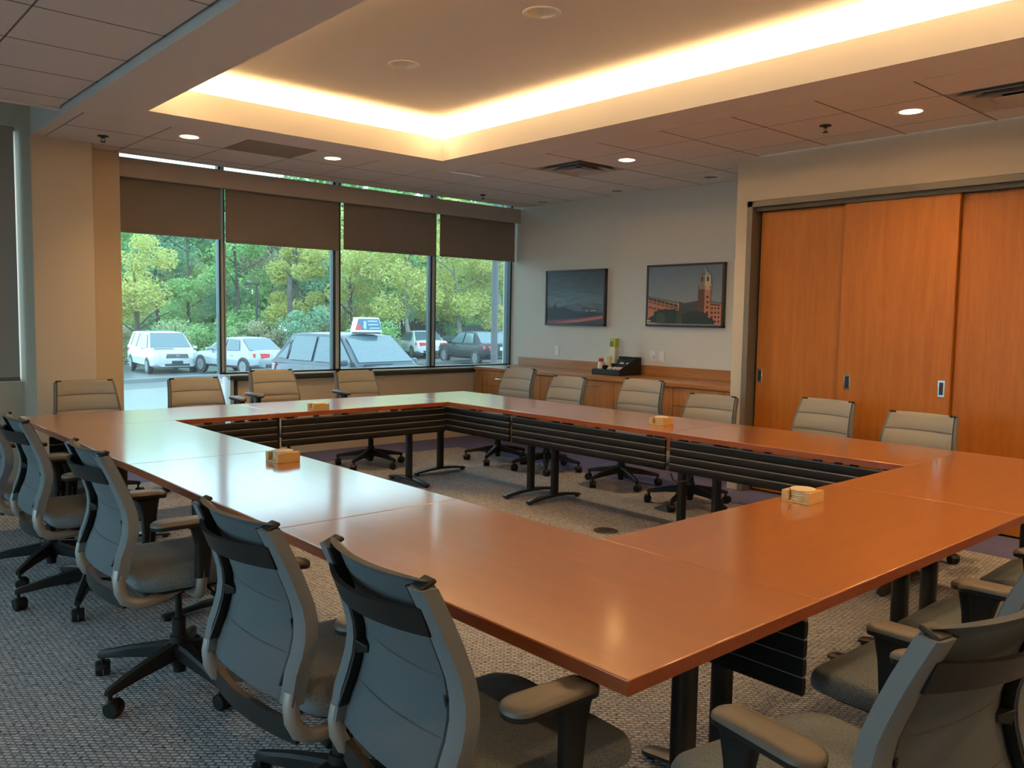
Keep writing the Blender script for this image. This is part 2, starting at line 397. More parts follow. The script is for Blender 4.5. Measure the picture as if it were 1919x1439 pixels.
x0, y0, x1, y1 = COVE
MB().bx(x1 + .03, 4.944, NEAR_Y, 6.47, CEIL, CEIL + .06).bx(1.66, x0 - .03, NEAR_Y, 6.47, CEIL, CEIL + .06).bx(x0 - .03, x1 + .03, y1 + .03, 6.47, CEIL, CEIL + .06).bx(x0 - .03, x1 + .03, NEAR_Y, y0 - .03, CEIL, CEIL + .06) \
    .bx(1.66, 1.722, 6.47, 7.565, CEIL, CEIL + .06).bx(1.63, 1.66, NEAR_Y, 8.2, CEIL, 3.35).build('soffit', M['gyp'], ceiling, smooth=0)
o = COVE_OUT
MB().bx(x0 - .03, x0, y0, y1, CEIL - .0005, COVE_LIP).bx(x1, x1 + .03, y0, y1, CEIL - .0005, COVE_LIP).bx(x0 - .03, x1 + .03, y1, y1 + .03, CEIL - .0005, COVE_LIP).bx(x0 - .03, x1 + .03, y0 - .03, y0, CEIL - .0005, COVE_LIP).build('cove_lip', M['gyp'], ceiling, smooth=0)
MB().bx(x0 - o - .05, x0 - o, y0 - o, y1 + o, CEIL + .06, COVE_TOP).bx(x1 + o, x1 + o + .05, y0 - o, y1 + o, CEIL + .06, COVE_TOP).bx(x0 - o, x1 + o, y1 + o, y1 + o + .05, CEIL + .06, COVE_TOP).bx(x0 - o, x1 + o, y0 - o - .05, y0 - o, CEIL + .06, COVE_TOP).build('cove_back', M['gyp'], ceiling, smooth=0)

def holed(mb, xa, xb, ya, yb, z, h, cx, cy, r, n=24):
    """a rectangular board with a round hole"""
    circ, rect = [], []
    for i in range(n):
        a = 2 * math.pi * (i + .5) / n; c, s = math.cos(a), math.sin(a)
        circ.append((cx + r * c, cy + r * s))
        k = min([q for q in ((xb - cx) / c if c > 1e-6 else 1e9, (xa - cx) / c if c < -1e-6 else 1e9, (yb - cy) / s if s > 1e-6 else 1e9, (ya - cy) / s if s < -1e-6 else 1e9)])
        rect.append((cx + k * c, cy + k * s))
    # snap the nearest rect points to the corners
    for qx, qy in ((xa, ya), (xa, yb), (xb, ya), (xb, yb)):
        j = min(range(n), key=lambda i: (rect[i][0] - qx) ** 2 + (rect[i][1] - qy) ** 2); rect[j] = (qx, qy)
    b = len(mb.v)
    for zz in (z, z + h):
        for p in rect: mb.v.append((p[0], p[1], zz))
        for p in circ: mb.v.append((p[0], p[1], zz))
    for i in range(n):
        k = (i + 1) % n
        for f in ((b + i, b + n + i, b + n + k, b + k), (b + 2 * n + i, b + 2 * n + k, b + 3 * n + k, b + 3 * n + i), (b + n + i, b + 3 * n + i, b + 3 * n + k, b + n + k), (b + i, b + k, b + 2 * n + k, b + 2 * n + i)):
            mb.f.append(f); mb.m.append(mb.cur)

CANS = [(2.56, 6.73, CEIL, .074, 'b'), (3.811, 6.70, CEIL, .074, 'b'), (5.635, 4.87, CEIL, .074, 'b'), (5.619, 2.45, CEIL, .074, 'b'),
        (6.84, 4.851, CEIL, .068, 'd'), (6.903, 6.088, CEIL, .068, 'd'), (6.951, 7.30, CEIL, .068, 'd')]
UPCANS = [(3.30, 3.50, COVE_TOP, .088, 'u'), (3.30, 4.845, COVE_TOP, .088, 'u')]
SKIP = {'vent1': (5.65, 5.45), 'vent2': (5.65, 1.85), 'grille': (3.2, 6.75)}
vent_cells = {}
for i in range(len(gx) - 1):
    for j in range(len(gy) - 1):
        a, b_, c, d = gx[i], gx[i + 1], gy[j], gy[j + 1]
        if d <= 6.48: a = max(a, 4.944)
        elif c < 6.46 and b_ <= 4.95: c = 6.47
        elif c < 6.46 and a < 4.944:
            c = 6.47
        a = max(a, 1.722); d = min(d, 7.84)
        b_ = min(b_, XR if c >= YC - .25 else XD)
        if b_ - a < .03 or d - c < .03: continue
        g = .0055
        hit = [k for k, (sx, sy) in SKIP.items() if a < sx < b_ and c < sy < d]
        if hit: vent_cells[hit[0]] = (a, b_, c, d); continue
        mb = MB(); can = [q for q in CANS if a < q[0] < b_ and c < q[1] < d]
        # a cell that spans the wall corner is cut in two
        if can: holed(mb, a + g, b_ - g, c + g, d - g, CEIL, .016, can[0][0], can[0][1], can[0][3])
        else: mb.bx(a + g, b_ - g, c + g, d - g, CEIL, CEIL + .016)
        mb.build('ceiling_tile', M['tile'], ceiling, smooth=0)
# filler under the gypsum line where the L of the grid turns
upper = struct(MB().bx(x0 - o, x1 + o, y0 - o, 2.8, COVE_TOP, COVE_TOP + .03).bx(x0 - o, x1 + o, 5.5, y1 + o, COVE_TOP, COVE_TOP + .03), 'ceiling_raised', M['gyp'], smooth=0)
mb = MB(); holed(mb, x0 - o, x1 + o, 2.8, 4.2, COVE_TOP, .03, UPCANS[0][0], UPCANS[0][1], .088); holed(mb, x0 - o, x1 + o, 4.2, 5.5, COVE_TOP, .03, UPCANS[1][0], UPCANS[1][1], .088)
mb.build('can_panel', M['gyp'], upper, smooth=0)
# left, slightly higher tile field
lb = MB().bx(LEFT_X, 1.63, NEAR_Y, 6.70, CEIL_L + .016, CEIL_L + .05)
for j in range(-3, 8): lb.bx(-1.2, 1.62, 1.555 + .6 * j + .61 - .0052, 1.555 + .6 * j + .61 + .0052, CEIL_L - .0006, CEIL_L + .017)
for k in range(0, 4): lb.bx(1.005 - .61 * k - .0035, 1.005 - .61 * k + .0035, 2.1, 6.66, CEIL_L + .0005, CEIL_L + .0172)
left = struct(lb, 'ceiling_left', M['grid'], smooth=0)
gxl = [1.005 - .61 * k for k in range(-1, 7)]
for i in range(len(gxl) - 1):
    for j in range(-4, 8):
        a, b_ = max(gxl[i + 1], LEFT_X), min(gxl[i], 1.63); c = 1.555 + .6 * j + .61; d = min(c + .6, 6.66)
        if b_ - a < .03 or d - c < .03 or a < -1.2 or c < 1.0: continue
        MB().bx(a + .0055, b_ - .0055, c + .0055, d - .0055, CEIL_L, CEIL_L + .016).build('ceiling_tile', M['tile'], left, smooth=0)
MB().bx(LEFT_X, 1.63, NEAR_Y, 2.1, CEIL_L + .001, CEIL_L + .014).build('plain_board', M['tile'], left, smooth=0)
MB().bx(LEFT_X, 1.63, 6.66, 6.72, CEIL_L - .012, CEIL_L + .06).build('edge_trim', M['white_trim'], left, bevel=.003)
MB().bx(LEFT_X, 1.63, 6.70, 8.2, 3.30, 3.34).bx(LEFT_X, 1.63, 6.70, 6.72, CEIL_L, 3.34).build('pocket_top', M['wall'], left, smooth=0)
struct(MB().bx(1.66, XR, 7.845, 7.86, CEIL, 2.97).bx(1.66, XR, 7.845, 8.2, 2.962, 2.98), 'trim_1', M['wall'], smooth=0)

# recessed lights
can_lab = {0: 'lit round ceiling can light nearest the tan column', 1: 'lit round ceiling can light above the middle of the windows', 2: 'lit round ceiling can light between the square vent and the recess', 3: 'lit round ceiling can light above the sliding doors',
           4: 'small unlit accent light above the clock tower picture', 5: 'small unlit accent light above the wall between the pictures', 6: 'small unlit accent light in the far window corner',
           7: 'larger round light in the raised ceiling nearer the top edge', 8: 'larger round light in the raised ceiling nearer the glowing corner'}
for i, (cx, cy, cz, r, k) in enumerate(CANS + UPCANS):
    t = empty('can_light', (cx, cy, cz), 0, can_lab[i], 'ceiling light', 'recessed ceiling lights')
    MB().lathe([(r - .004, -.001), (r + .016, -.004), (r + .02, -.001), (r + .02, .0), (r - .004, .0)], n=28, cap=False).build('trim_ring', M['white_trim'], t)
    dp = .13
    MB().lathe([(r, -.001), (r * .92, .03), (r * .74, dp * .8), (r * .62, dp)], n=28, cap=False).build('reflector', M['reflector'] if k != 'd' else M['silver'], t)
    MB().lathe([(.001, dp), (r * .64, dp)], n=20, cap=False).build('lamp', {'b': M['lamp'], 'u': M['lamp_dim'], 'd': M['silver']}[k], t)
    if k == 'b': can_or_fill_spot(cx, cy, cz + .10, CAN_W)
for cx, cy in ((5.635, .2), (5.635, -1.6), (3.3, -.6), (2.0, -1.6)):  # unseen spots added to brighten the room, no fittings built
    can_or_fill_spot(cx, cy, CEIL - .02, CAN_W)
can_or_fill_spot(.4, .6, CEIL_L - .02, CAN_W * .5)  # weaker added spot out of view, also without a fitting
spr_lab = ['dark fire sprinkler head hanging beside the tan column', 'dark fire sprinkler head hanging in front of the window corner', 'dark fire sprinkler head hanging in front of the sliding doors']
for i, (cx, cy) in enumerate(((2.057, 7.20), (6.106, 7.387), (5.601, 3.029))):
    t = empty('sprinkler_head', (cx, cy, CEIL), 0, spr_lab[i], 'sprinkler', 'ceiling sprinklers')
    MB().lathe([(.001, 0), (.042, 0), (.040, -.006), (.014, -.010), (.012, -.02), (.001, -.02)], n=16).build('escutcheon', M['black_metal'], t)
    MB().tube([(-.013, 0, -.018), (-.016, 0, -.035), (0, 0, -.048)], .0035, 6).tube([(.013, 0, -.018), (.016, 0, -.035), (0, 0, -.048)], .0035, 6).build('yoke', M['black_metal'], t)
    MB().lathe([(.001, -.046), (.02, -.047), (.02, -.05), (.001, -.051)], n=14).build('deflector', M['black_metal'], t)

def diffuser(cell, label):
    a, b_, c, d = cell; cx, cy = (a + b_) / 2, (c + d) / 2; s = min(b_ - a, d - c) / 2 - .006
    t = empty('air_vent', (cx, cy, CEIL), 0, label, 'vent', 'square ceiling air vents')
    def ring(mb, s0, z0, s1, z1):
        R = lambda s_, z: [(-s_, -s_, z), (s_, -s_, z), (s_, s_, z), (-s_, s_, z)]
        mb.loft([R(s0, z0), R(s1, z1), R(s1 - .004, z1 + .006), R(s0 - .006, z0 + .008)], cap=False)
        mb.loft([R(s0 - .006, z0 + .008), R(s0, z0)], cap=False)
    mb = MB(); ring(mb, s, .0, s * .86, .035); mb.build('vent_frame', M['vent'], t, smooth=0)
    for q0, q1, zz in ((.84, .62, -.012), (.58, .36, -.022)):
        mb = MB(); ring(mb, s * q0, zz, s * q1, zz + .05); mb.build('louver', M['vent'], t, smooth=0)
    MB().bx(-s * .34, s * .34, -s * .34, s * .34, -.022, -.014).build('centre_plate', M['vent'], t, bevel=.004)
    MB().bx(-s, s, -s, s, .10, .11).bx(-s, -s + .005, -s, s, .02, .1).bx(s - .005, s, -s, s, .02, .1).bx(-s, s, -s, -s + .005, .02, .1).bx(-s, s, s - .005, s, .02, .1).build('duct', M['dark'], t, smooth=0)
diffuser(vent_cells['vent1'], 'square louvred ceiling air vent near the far pictures')
diffuser(vent_cells['vent2'], 'square louvred ceiling air vent at the right edge of the photo')
a, b_, c, d = vent_cells['grille']
t = empty('return_grille', ((a + b_) / 2, (c + d) / 2, CEIL), 0, 'flat tan perforated return air grille in the ceiling by the windows', 'vent')
MB().bx(-(b_ - a) / 2 + .005, (b_ - a) / 2 - .005, -(d - c) / 2 + .005, (d - c) / 2 - .005, -.001, .012).build('perforated_plate', M['grille'], t, bevel=.002)

# sliding doors and their frame
dr = struct(MB().bx(XD - .012, XD + .15, OPEN_Y1 - .052, OPEN_Y1, 0, OPEN_Z).bx(XD - .012, XD + .15, OPEN_Y0, OPEN_Y0 + .05, 0, OPEN_Z).bx(XD - .012, XD + .15, OPEN_Y0, OPEN_Y1, OPEN_Z - .05, OPEN_Z), 'trim_2', M['jamb'], bevel=.003)
MB().bx(XD + .03, XD + .06, OPEN_Y0 + .05, OPEN_Y1 - .055, OPEN_Z - .085, OPEN_Z - .052).bx(XD + .085, XD + .115, OPEN_Y0 + .05, OPEN_Y1 - .055, OPEN_Z - .085, OPEN_Z - .052).bx(XD + .02, XD + .125, OPEN_Y0 + .05, OPEN_Y1 - .055, OPEN_Z - .06, OPEN_Z - .05).build('door_track', M['black_metal'], dr, smooth=0)
E_ = 3.974
doors = [(1, 3.974, 3.19, .105), (2, 3.215, 2.372, .055), (3, 2.40, 1.56, .105), (4, 1.58, .78, .055)]
for n, ya, yb, dx in doors:
    xf = XD + dx; zt = 2.378
    dobj = struct(MB().bx(xf, xf + .035, yb, ya, .012, zt), 'door_%d' % n, M['door'], bevel=.003)
    hys = {1: [3.942 - .005], 2: [3.135], 3: [1.62], 4: [1.5]}[n]
    if n == 2: hys = [3.135, 2.43]
    for hy in hys:
        MB().bx(xf - .003, xf + .001, hy - .024, hy + .024, .935, 1.055).build('flush_pull', M['chrome'], dobj, bevel=.004)
        MB().bx(xf - .0036, xf - .002, hy - .014, hy + .014, .950, 1.040).build('pull_recess', M['black_metal'], dobj, bevel=.001)
    for hy in (ya - .10, yb + .08):
        MB().bx(xf + .006, xf + .026, hy - .035, hy + .035, zt - .002, zt + .006).lathe([(.001, -.006), (.013, -.006), (.013, .006), (.001, .006)], (xf + .016, hy - .02, zt + .018), 12, 'X').lathe([(.001, -.006), (.013, -.006), (.013, .006), (.001, .006)], (xf + .016, hy + .02, zt + .018), 12, 'X').build('door_hanger', M['chrome'], dobj)

# credenza
CZ = .862; CF = 6.47
top = MB().bx(CF - .02, XR - .002, YC + .003, 7.935, CZ - .04, CZ).build('countertop', M['cab_h'], bevel=.003, loc=(6.8, 6.0, CZ))
tag(top, 'long wooden countertop with backsplash along the recess wall', 'countertop')
MB().bx(XR - .022, XR - .002, YC + .003, 7.86, CZ, .968).build('backsplash', M['cab_h'], top, bevel=.002).location = (-6.8, -6.0, -CZ)
units = [('drawer', 7.80, 7.10, 'wooden drawer unit in the corner under the window sill'), ('door', 7.10, 6.785, 'narrow wooden cabinet right of the corner drawers'), ('door', 6.785, 6.235, 'wooden cabinet door unit behind the second chair from the window'), ('door', 6.235, 5.68, 'wooden cabinet under the coffee tray'),
         ('door', 5.68, 4.934, 'wide wooden cabinet right of the tray, below the outlets'), ('drawer', 4.934, 4.30, 'wooden drawer unit at the sliding door end of the counter')]
for kind, ya, yb, lab in units:
    cy = (ya + yb) / 2; w = ya - yb
    t = empty('base_cabinet', (CF, cy, 0), 0, lab, 'cabinet', 'base cabinets under the counter')
    MB().bx(.02, XR - CF - .004, -w / 2 + .001, w / 2 - .001, .10, CZ - .041).bx(.06, .6, -w / 2 + .001, w / 2 - .001, 0, .10).build('carcass', M['cab'], t, smooth=0)
    def front(nm, z0, z1):
        f = MB().bx(0, .019, -w / 2 + .004, w / 2 - .004, z0, z1).build(nm, M['cab'], t, bevel=.002)
        hz = z1 - .05 if nm == 'door' else (z0 + z1) / 2
        MB().tube([(.0, -.065, hz), (-.028, -.065, hz), (-.028, .065, hz), (0, .065, hz)], .006, 8, (1, 0, .01)).build('handle', M['chrome'], f)
    if kind == 'door': front('door', .11, CZ - .046)
    else:
        front('drawer', .645, CZ - .046); front('drawer', .455, .639); front('drawer', .11, .449)
fil = MB().bx(CF, XR - .004, YC + .004, 4.298, .0, CZ - .041).bx(CF, XR - .004, 7.802, 7.93, 0, CZ - .041).build('filler_panel', M['cab'], loc=(6.8, 4.2, 0))
tag(fil, 'plain wooden end panels closing the cabinet run', 'panel')

# pictures
def picture(y0, y1, z0, z1, label):
    t = empty('framed_picture', (XR, (y0 + y1) / 2, (z0 + z1) / 2), 0, label, 'picture', 'framed photographs on the recess wall')
    w, h = (y0 - y1), (z1 - z0); dp = .048; fw = .022
    MB().bx(-dp, -.001, w / 2 - fw, w / 2, -h / 2, h / 2).bx(-dp, -.001, -w / 2, -w / 2 + fw, -h / 2, h / 2).bx(-dp, -.001, -w / 2, w / 2, h / 2 - fw, h / 2).bx(-dp, -.001, -w / 2, w / 2, -h / 2, -h / 2 + fw).build('frame', M['frame_wood'], t, bevel=.002)
    return t, w - 2 * fw, h - 2 * fw, -dp + .006
def poly_print(t, w, h, x, layers, name='printed_photo'):
    """layers: (material, [(u,v)...]) with u left to right, v bottom to top as seen from the room"""
    mats, mb = [], MB()
    for k, (m, pts) in enumerate(layers):
        if m not in mats: mats.append(m)
        mb.cur = mats.index(m)
        q = [(x - .00012 * k, w / 2 - u * w, -h / 2 + v * h) for u, v in pts]
        mb.add(q, [tuple(range(len(q)))])
    mb.cur = 0
    mb.bx(x + .001, -.003, -w / 2, w / 2, -h / 2, h / 2)
    return mb.build(name, mats, t, smooth=0)
def ink(c, r=.45): return mat('print_ink', c, r, spec=.3)
def grad_ink(stops):
    m, N, Lk = new_mat('print_gradient'); b = N['Principled BSDF']; b.inputs['Roughness'].default_value = .45
    tc = N.new('ShaderNodeTexCoord'); sp = N.new('ShaderNodeSeparateXYZ'); Lk.new(tc.outputs['Object'], sp.inputs[0])
    mr = N.new('ShaderNodeMapRange'); mr.inputs['From Min'].default_value = -.3; mr.inputs['From Max'].default_value = .3
    nz = N.new('ShaderNodeTexNoise'); nz.inputs['Scale'].default_value = 5; mp = N.new('ShaderNodeMapping'); mp.inputs['Scale'].default_value = (1, 1, 6)
    Lk.new(tc.outputs['Object'], mp.inputs['Vector']); Lk.new(mp.outputs['Vector'], nz.inputs['Vector'])
    ad = N.new('ShaderNodeMath'); ad.operation = 'MULTIPLY_ADD'; ad.inputs[1].default_value = stops[1]
    sb = N.new('ShaderNodeMath'); sb.operation = 'SUBTRACT'; sb.inputs[1].default_value = .5
    Lk.new(sp.outputs['Z'], mr.inputs['Value']); Lk.new(nz.outputs['Fac'], sb.inputs[0]); Lk.new(sb.outputs[0], ad.inputs[0]); Lk.new(mr.outputs['Result'], ad.inputs[2])
    rp = N.new('ShaderNodeValToRGB'); e = rp.color_ramp.elements
    st = stops[0]
    e[0].position = st[0][0]; e[0].color = (*st[0][1], 1); e[1].position = st[-1][0]; e[1].color = (*st[-1][1], 1)
    for p_, c_ in st[1:-1]:
        k = e.new(p_); k.color = (*c_, 1)
    Lk.new(ad.outputs[0], rp.inputs['Fac']); Lk.new(rp.outputs['Color'], b.inputs['Base Color']); return m
t, w, h, x = picture(7.363, 6.40, 1.449 - .074, 1.449 + .577, 'dark framed dusk photograph with red road streak, beside the windows')
sky = grad_ink(([(0, (.035, .045, .06)), (.25, (.045, .06, .075)), (.42, (.10, .13, .14)), (.55, (.06, .10, .115)), (.72, (.05, .065, .08)), (1, (.035, .035, .04))], .55))
poly_print(t, w, h, x, [(sky, [(0, 0), (1, 0), (1, 1), (0, 1)]),
    (ink((.03, .04, .05)), [(0, .08), (1, .08), (1, .2), (.8, .24), (.6, .21), (.45, .27), (.3, .33), (.2, .3), (.16, .4), (.12, .31), (0, .3)]),
    (ink((.22, .07, .09)), [(0, .0), (.35, .0), (1, .10), (1, .17), (.5, .10), (0, .045)]),
    (ink((.50, .15, .11)), [(.1, .018), (.55, .03), (1, .115), (1, .16), (.6, .085)]),
    (ink((.06, .05, .06)), [(.5, 0), (1, 0), (1, .09), (.8, .06)]),
    (ink((.55, .40, .25)), [(.70, .245), (.74, .245), (.74, .257), (.70, .257)]), (ink((.5, .3, .22)), [(.79, .245), (.88, .25), (.88, .265), (.79, .26)]), (ink((.45, .42, .38)), [(.58, .27), (.62, .27), (.62, .275), (.58, .275)])])
t, w, h, x = picture(5.803, 4.829, 1.449 - .061, 1.449 + .589, 'framed photograph of a brick clock tower, beside the sliding doors')
sky2 = grad_ink(([(0, (.30, .30, .28)), (.35, (.22, .25, .26)), (1, (.105, .15, .21))], .02))
brick_i, brick_d, cream, roof_i, win_i, tree_i, tree_l = ink((.50, .20, .11)), ink((.10, .05, .035)), ink((.55, .43, .28)), ink((.13, .15, .15)), ink((.05, .035, .03)), ink((.022, .035, .03)), ink((.06, .065, .035))
L_ = [(sky2, [(0, 0), (1, 0), (1, 1), (0, 1)]),
      (roof_i, [(0, .50), (.40, .405), (.50, .37), (.72, .42), (.72, .25), (0, .25)]), (ink((.06, .06, .06)), [(.44, .40), (.52, .37), (.70, .41), (.70, .2), (.44, .2)]),
      (brick_i, [(0, .02), (.44, .02), (.44, .36), (0, .45)])]
for k in range(7):
    u = .015 + .06 * k; dz = -.022 * k * .85
    L_.append((win_i, [(u, .43 + dz), (u + .05, .415 + dz), (u + .05, .452 + dz), (u, .467 + dz)]))
    for q in range(3):
        uu = u + .004 + .017 * q
        L_.append((win_i, [(uu, .375 + dz), (uu + .011, .372 + dz), (uu + .011, .405 + dz), (uu, .408 + dz)]))
    if k < 5:
        for q in range(3):
            uu = u + .004 + .017 * q
            L_.append((win_i, [(uu, .275 + dz), (uu + .011, .272 + dz), (uu + .011, .312 + dz), (uu, .315 + dz)]))
L_.append((cream, [(.435, .29), (.447, .29), (.447, .37), (.435, .37)]))
L_ += [(brick_i, [(.84, .02), (1, .02), (1, .36), (.84, .38)]), (roof_i, [(.84, .37), (1, .345), (1, .38), (.84, .42)]), (win_i, [(.87, .335), (.99, .32), (.99, .34), (.87, .36)])]
for r_ in range(4):
    for q in range(3):
        uu = .875 + .042 * q; vv = .05 + .072 * r_
        L_.append((win_i, [(uu, vv), (uu + .022, vv), (uu + .022, vv + .035), (uu, vv + .035)]))
L_ += [(brick_d, [(.70, .1), (.785, .1), (.785, .66), (.70, .66)]), (brick_i, [(.785, .05), (.862, .05), (.862, .64), (.785, .66)]),
       (ink((.22, .19, .15)), [(.71, .60), (.785, .60), (.785, .84), (.715, .83)]), (cream, [(.785, .60), (.865, .59), (.86, .83), (.785, .84)]), (cream, [(.78, .66), (.875, .65), (.875, .68), (.78, .69)]), (brick_i, [(.79, .61), (.80, .61), (.80, .66), (.79, .66)]), (brick_i, [(.84, .61), (.86, .61), (.86, .66), (.84, .66)]),
       (win_i, [(.81, .73), (.835, .73), (.835, .80), (.822, .815), (.81, .80)]), (win_i, [(.735, .73), (.76, .73), (.76, .80), (.747, .815), (.735, .80)]),
       (roof_i, [(.705, .83), (.785, .92), (.865, .83)]), (ink((.34, .30, .24)), [(.785, .83), (.785, .92), (.865, .83)]), (cream, [(.781, .90), (.789, .90), (.787, .97), (.783, .97)])]
for r_ in range(4):
    L_.append((win_i, [(.81, .2 + .085 * r_), (.84, .2 + .085 * r_), (.84, .232 + .085 * r_), (.81, .232 + .085 * r_)]))
rr = random.Random(3)
blob = lambda u0, u1, v: [(u0, .02)] + [(u0 + (u1 - u0) * i / 9, v - .06 * abs(i / 4.5 - 1) ** 2 + rr.uniform(-.012, .012)) for i in range(10)] + [(u1, .02)]
L_ += [(tree_i, blob(.02, .22, .16)), (tree_i, blob(.10, .48, .27)), (tree_l, blob(.14, .26, .21)), (tree_l, blob(.42, .58, .24)), (tree_i, blob(.5, .84, .24)), (tree_i, blob(.78, .92, .13)), (cream, [(0, .015), (.2, .015), (.1, .03), (0, .035)]), (cream, [(0, .05), (.06, .05), (.05, .075), (0, .075)])]
poly_print(t, w, h, x, L_)

# outlets and the white cord
for cy, cz, lab, kd in ((7.19, 1.449 - .379, 'white wall plate under the dusk photograph', 0), (5.724, 1.449 - .377, 'white outlet plate with the plugged-in white cord', 1), (5.603, 1.449 - .379, 'white wall plate right of the plugged outlet', 0)):
    t = plate = empty('wall_plate', (XR, cy, cz), 0, lab, 'outlet', 'wall plates above the counter')
    MB().bx(-.006, -.0005, -.036, .036, -.058, .058).build('cover', M['white'], t, bevel=.002)
    for zz in (-.02, .02): MB().bx(-.0075, -.006, -.016, .016, zz - .014, zz + .014).build('socket', M['white'], t, bevel=.001)
    if kd: corded = t
cord = MB().bx(XR - .03, XR - .008, 5.70, 5.735, 1.045, 1.08)
cord.tube([(XR - .025, 5.715, 1.05), (XR - .03, 5.68, 1.03), (XR - .012, 5.60, 1.012), (XR - .012, 5.45, .985), (XR - .012, 5.36, .972)], .0035, 6)
cord.v = [(v[0] - corded.location.x, v[1] - corded.location.y, v[2] - corded.location.z) for v in cord.v]; cord.build('plug_and_cord', M['white'], corded)

# coffee tray and what stands in it
TX, TY = 6.76, 6.02
t = empty('condiment_tray', (TX, TY, CZ), 0, 'black stepped condiment tray on the wooden counter', 'tray')
mb = MB().bx(-.05, .30, -.20, .20, 0, .008).bx(-.05, -.042, -.20, .20, 0, .06).bx(.292, .30, -.20, .20, 0, .19).bx(-.05, .30, .192, .20, 0, .06)
mb.prism([(-.05, 0), (.30, 0), (.30, .19), (.22, .19), (-.05, .06)], 'Y', -.20, -.192)
mb.build('tray_shell', M['black'], t, bevel=.002)
MB().prism([(.10, .008), (.108, .008), (.108, .12), (.10, .12)], 'Y', -.19, .05).prism([(.19, .008), (.198, .008), (.198, .16), (.19, .16)], 'Y', -.19, .05).bx(-.04, .29, .05, .056, .008, .10).build('divider', M['black'], t, smooth=0)
lime = mat('lime_carton', (.46, .50, .06), .5); cream_p = mat('cream_label', (.72, .66, .44), .5); red_p = mat('red_cap', (.55, .05, .04), .4); lab_w = mat('bottle_white', (.78, .66, .52), .4); pink = mat('pink_packet', (.72, .50, .60), .6); yel = mat('pale_packet', (.72, .66, .48), .6); tan_l = mat('orange_label', (.62, .25, .06), .5)
t = empty('tall_carton', (6.98, 6.14, CZ), 0, 'tall lime and cream carton with a round dark mark', 'carton')
MB().bx(-.035, .035, -.04, .04, 0, .29).build('carton_body', cream_p, t, bevel=.004)
MB().bx(-.0357, .0357, -.0407, .0407, .29, .386).build('lime_top', lime, t, bevel=.004)
MB().lathe([(.014, -.0004), (.024, -.0004), (.024, .0012), (.014, .0012)], (-.0362, .008, .325), 20, 'X', cap=False).build('round_mark', M['dark'], t)
t = empty('creamer_bottle', (6.79, 6.16, CZ + .008), 0, 'creamer bottle with a red cap in the tray', 'bottle')
MB().lathe([(.001, 0), (.033, 0), (.036, .01), (.036, .06), (.031, .10), (.029, .125), (.001, .125)], n=18).build('bottle_body', lab_w, t)
MB().lathe([(.0365, .02), (.0368, .021), (.0368, .055), (.0365, .056)], n=18, cap=False).build('label_band', tan_l, t)
MB().lathe([(.001, .125), (.027, .125), (.029, .13), (.028, .162), (.001, .165)], n=18).build('red_cap', red_p, t)
t = empty('cup_sleeve', (6.83, 6.09, CZ + .008), 0, 'pale cylindrical cup stack between the bottle and the tall carton', 'cup')
MB().lathe([(.001, 0), (.03, 0), (.037, .17), (.038, .185), (.034, .19), (.001, .19)], n=18).build('cup_wall', cream_p, t)
MB().lathe([(.010, -.0004), (.016, -.0004), (.016, .001), (.010, .001)], (-.0345, -.01, .04), 16, 'X', cap=False).build('round_mark', M['dark'], t)
rr = random.Random(5); ORD = ('first', 'second', 'third', 'fourth', 'fifth', 'sixth', 'seventh', 'eighth', 'ninth', 'tenth', 'eleventh', 'twelfth', 'thirteenth', 'fourteenth', 'fifteenth', 'sixteenth')
for i in range(9):
    yy = -.17 + .024 * i
    pk = MB().box((0, 0, .035), (.05, .016, .07), Matrix.Rotation(-.45, 3, 'Y')).build('sugar_packet', (pink, yel)[i > 4 or i == 1], loc=(0, 0, 0), bevel=.003)
    pk.location = (TX + .03 + rr.uniform(-.01, .01), TY + yy, CZ + .012)
    tag(pk, ('pink sweetener' if not (i > 4 or i == 1) else 'pale sugar') + ' packet in the tray front, %s of nine from the sliding doors' % ORD[i], 'packet', 'pink packets in the tray' if not (i > 4 or i == 1) else 'pale packets in the tray')
for i in range(4):
    pk = MB().box((0, 0, .035), (.05, .03, .08), Matrix.Rotation(-.6, 3, 'Y')).build('stirrer_pack', (yel, pink)[i % 2], bevel=.003)
    pk.location = (TX + .15 + .03 * (i % 2), TY - .16 + .045 * i, CZ + .05)
    tag(pk, ('cream' if i % 2 == 0 else 'pink') + ' packet bundle at the tray back, %s from the sliding doors' % ORD[i], 'packet', 'packet bundles at the back of the tray, ' + ('cream' if i % 2 == 0 else 'pink'))
MB().bx(4.944, 5.351, 6.381, 6.466, CEIL, CEIL + .016).build('ceiling_tile', M['tile'], ceiling, smooth=0)

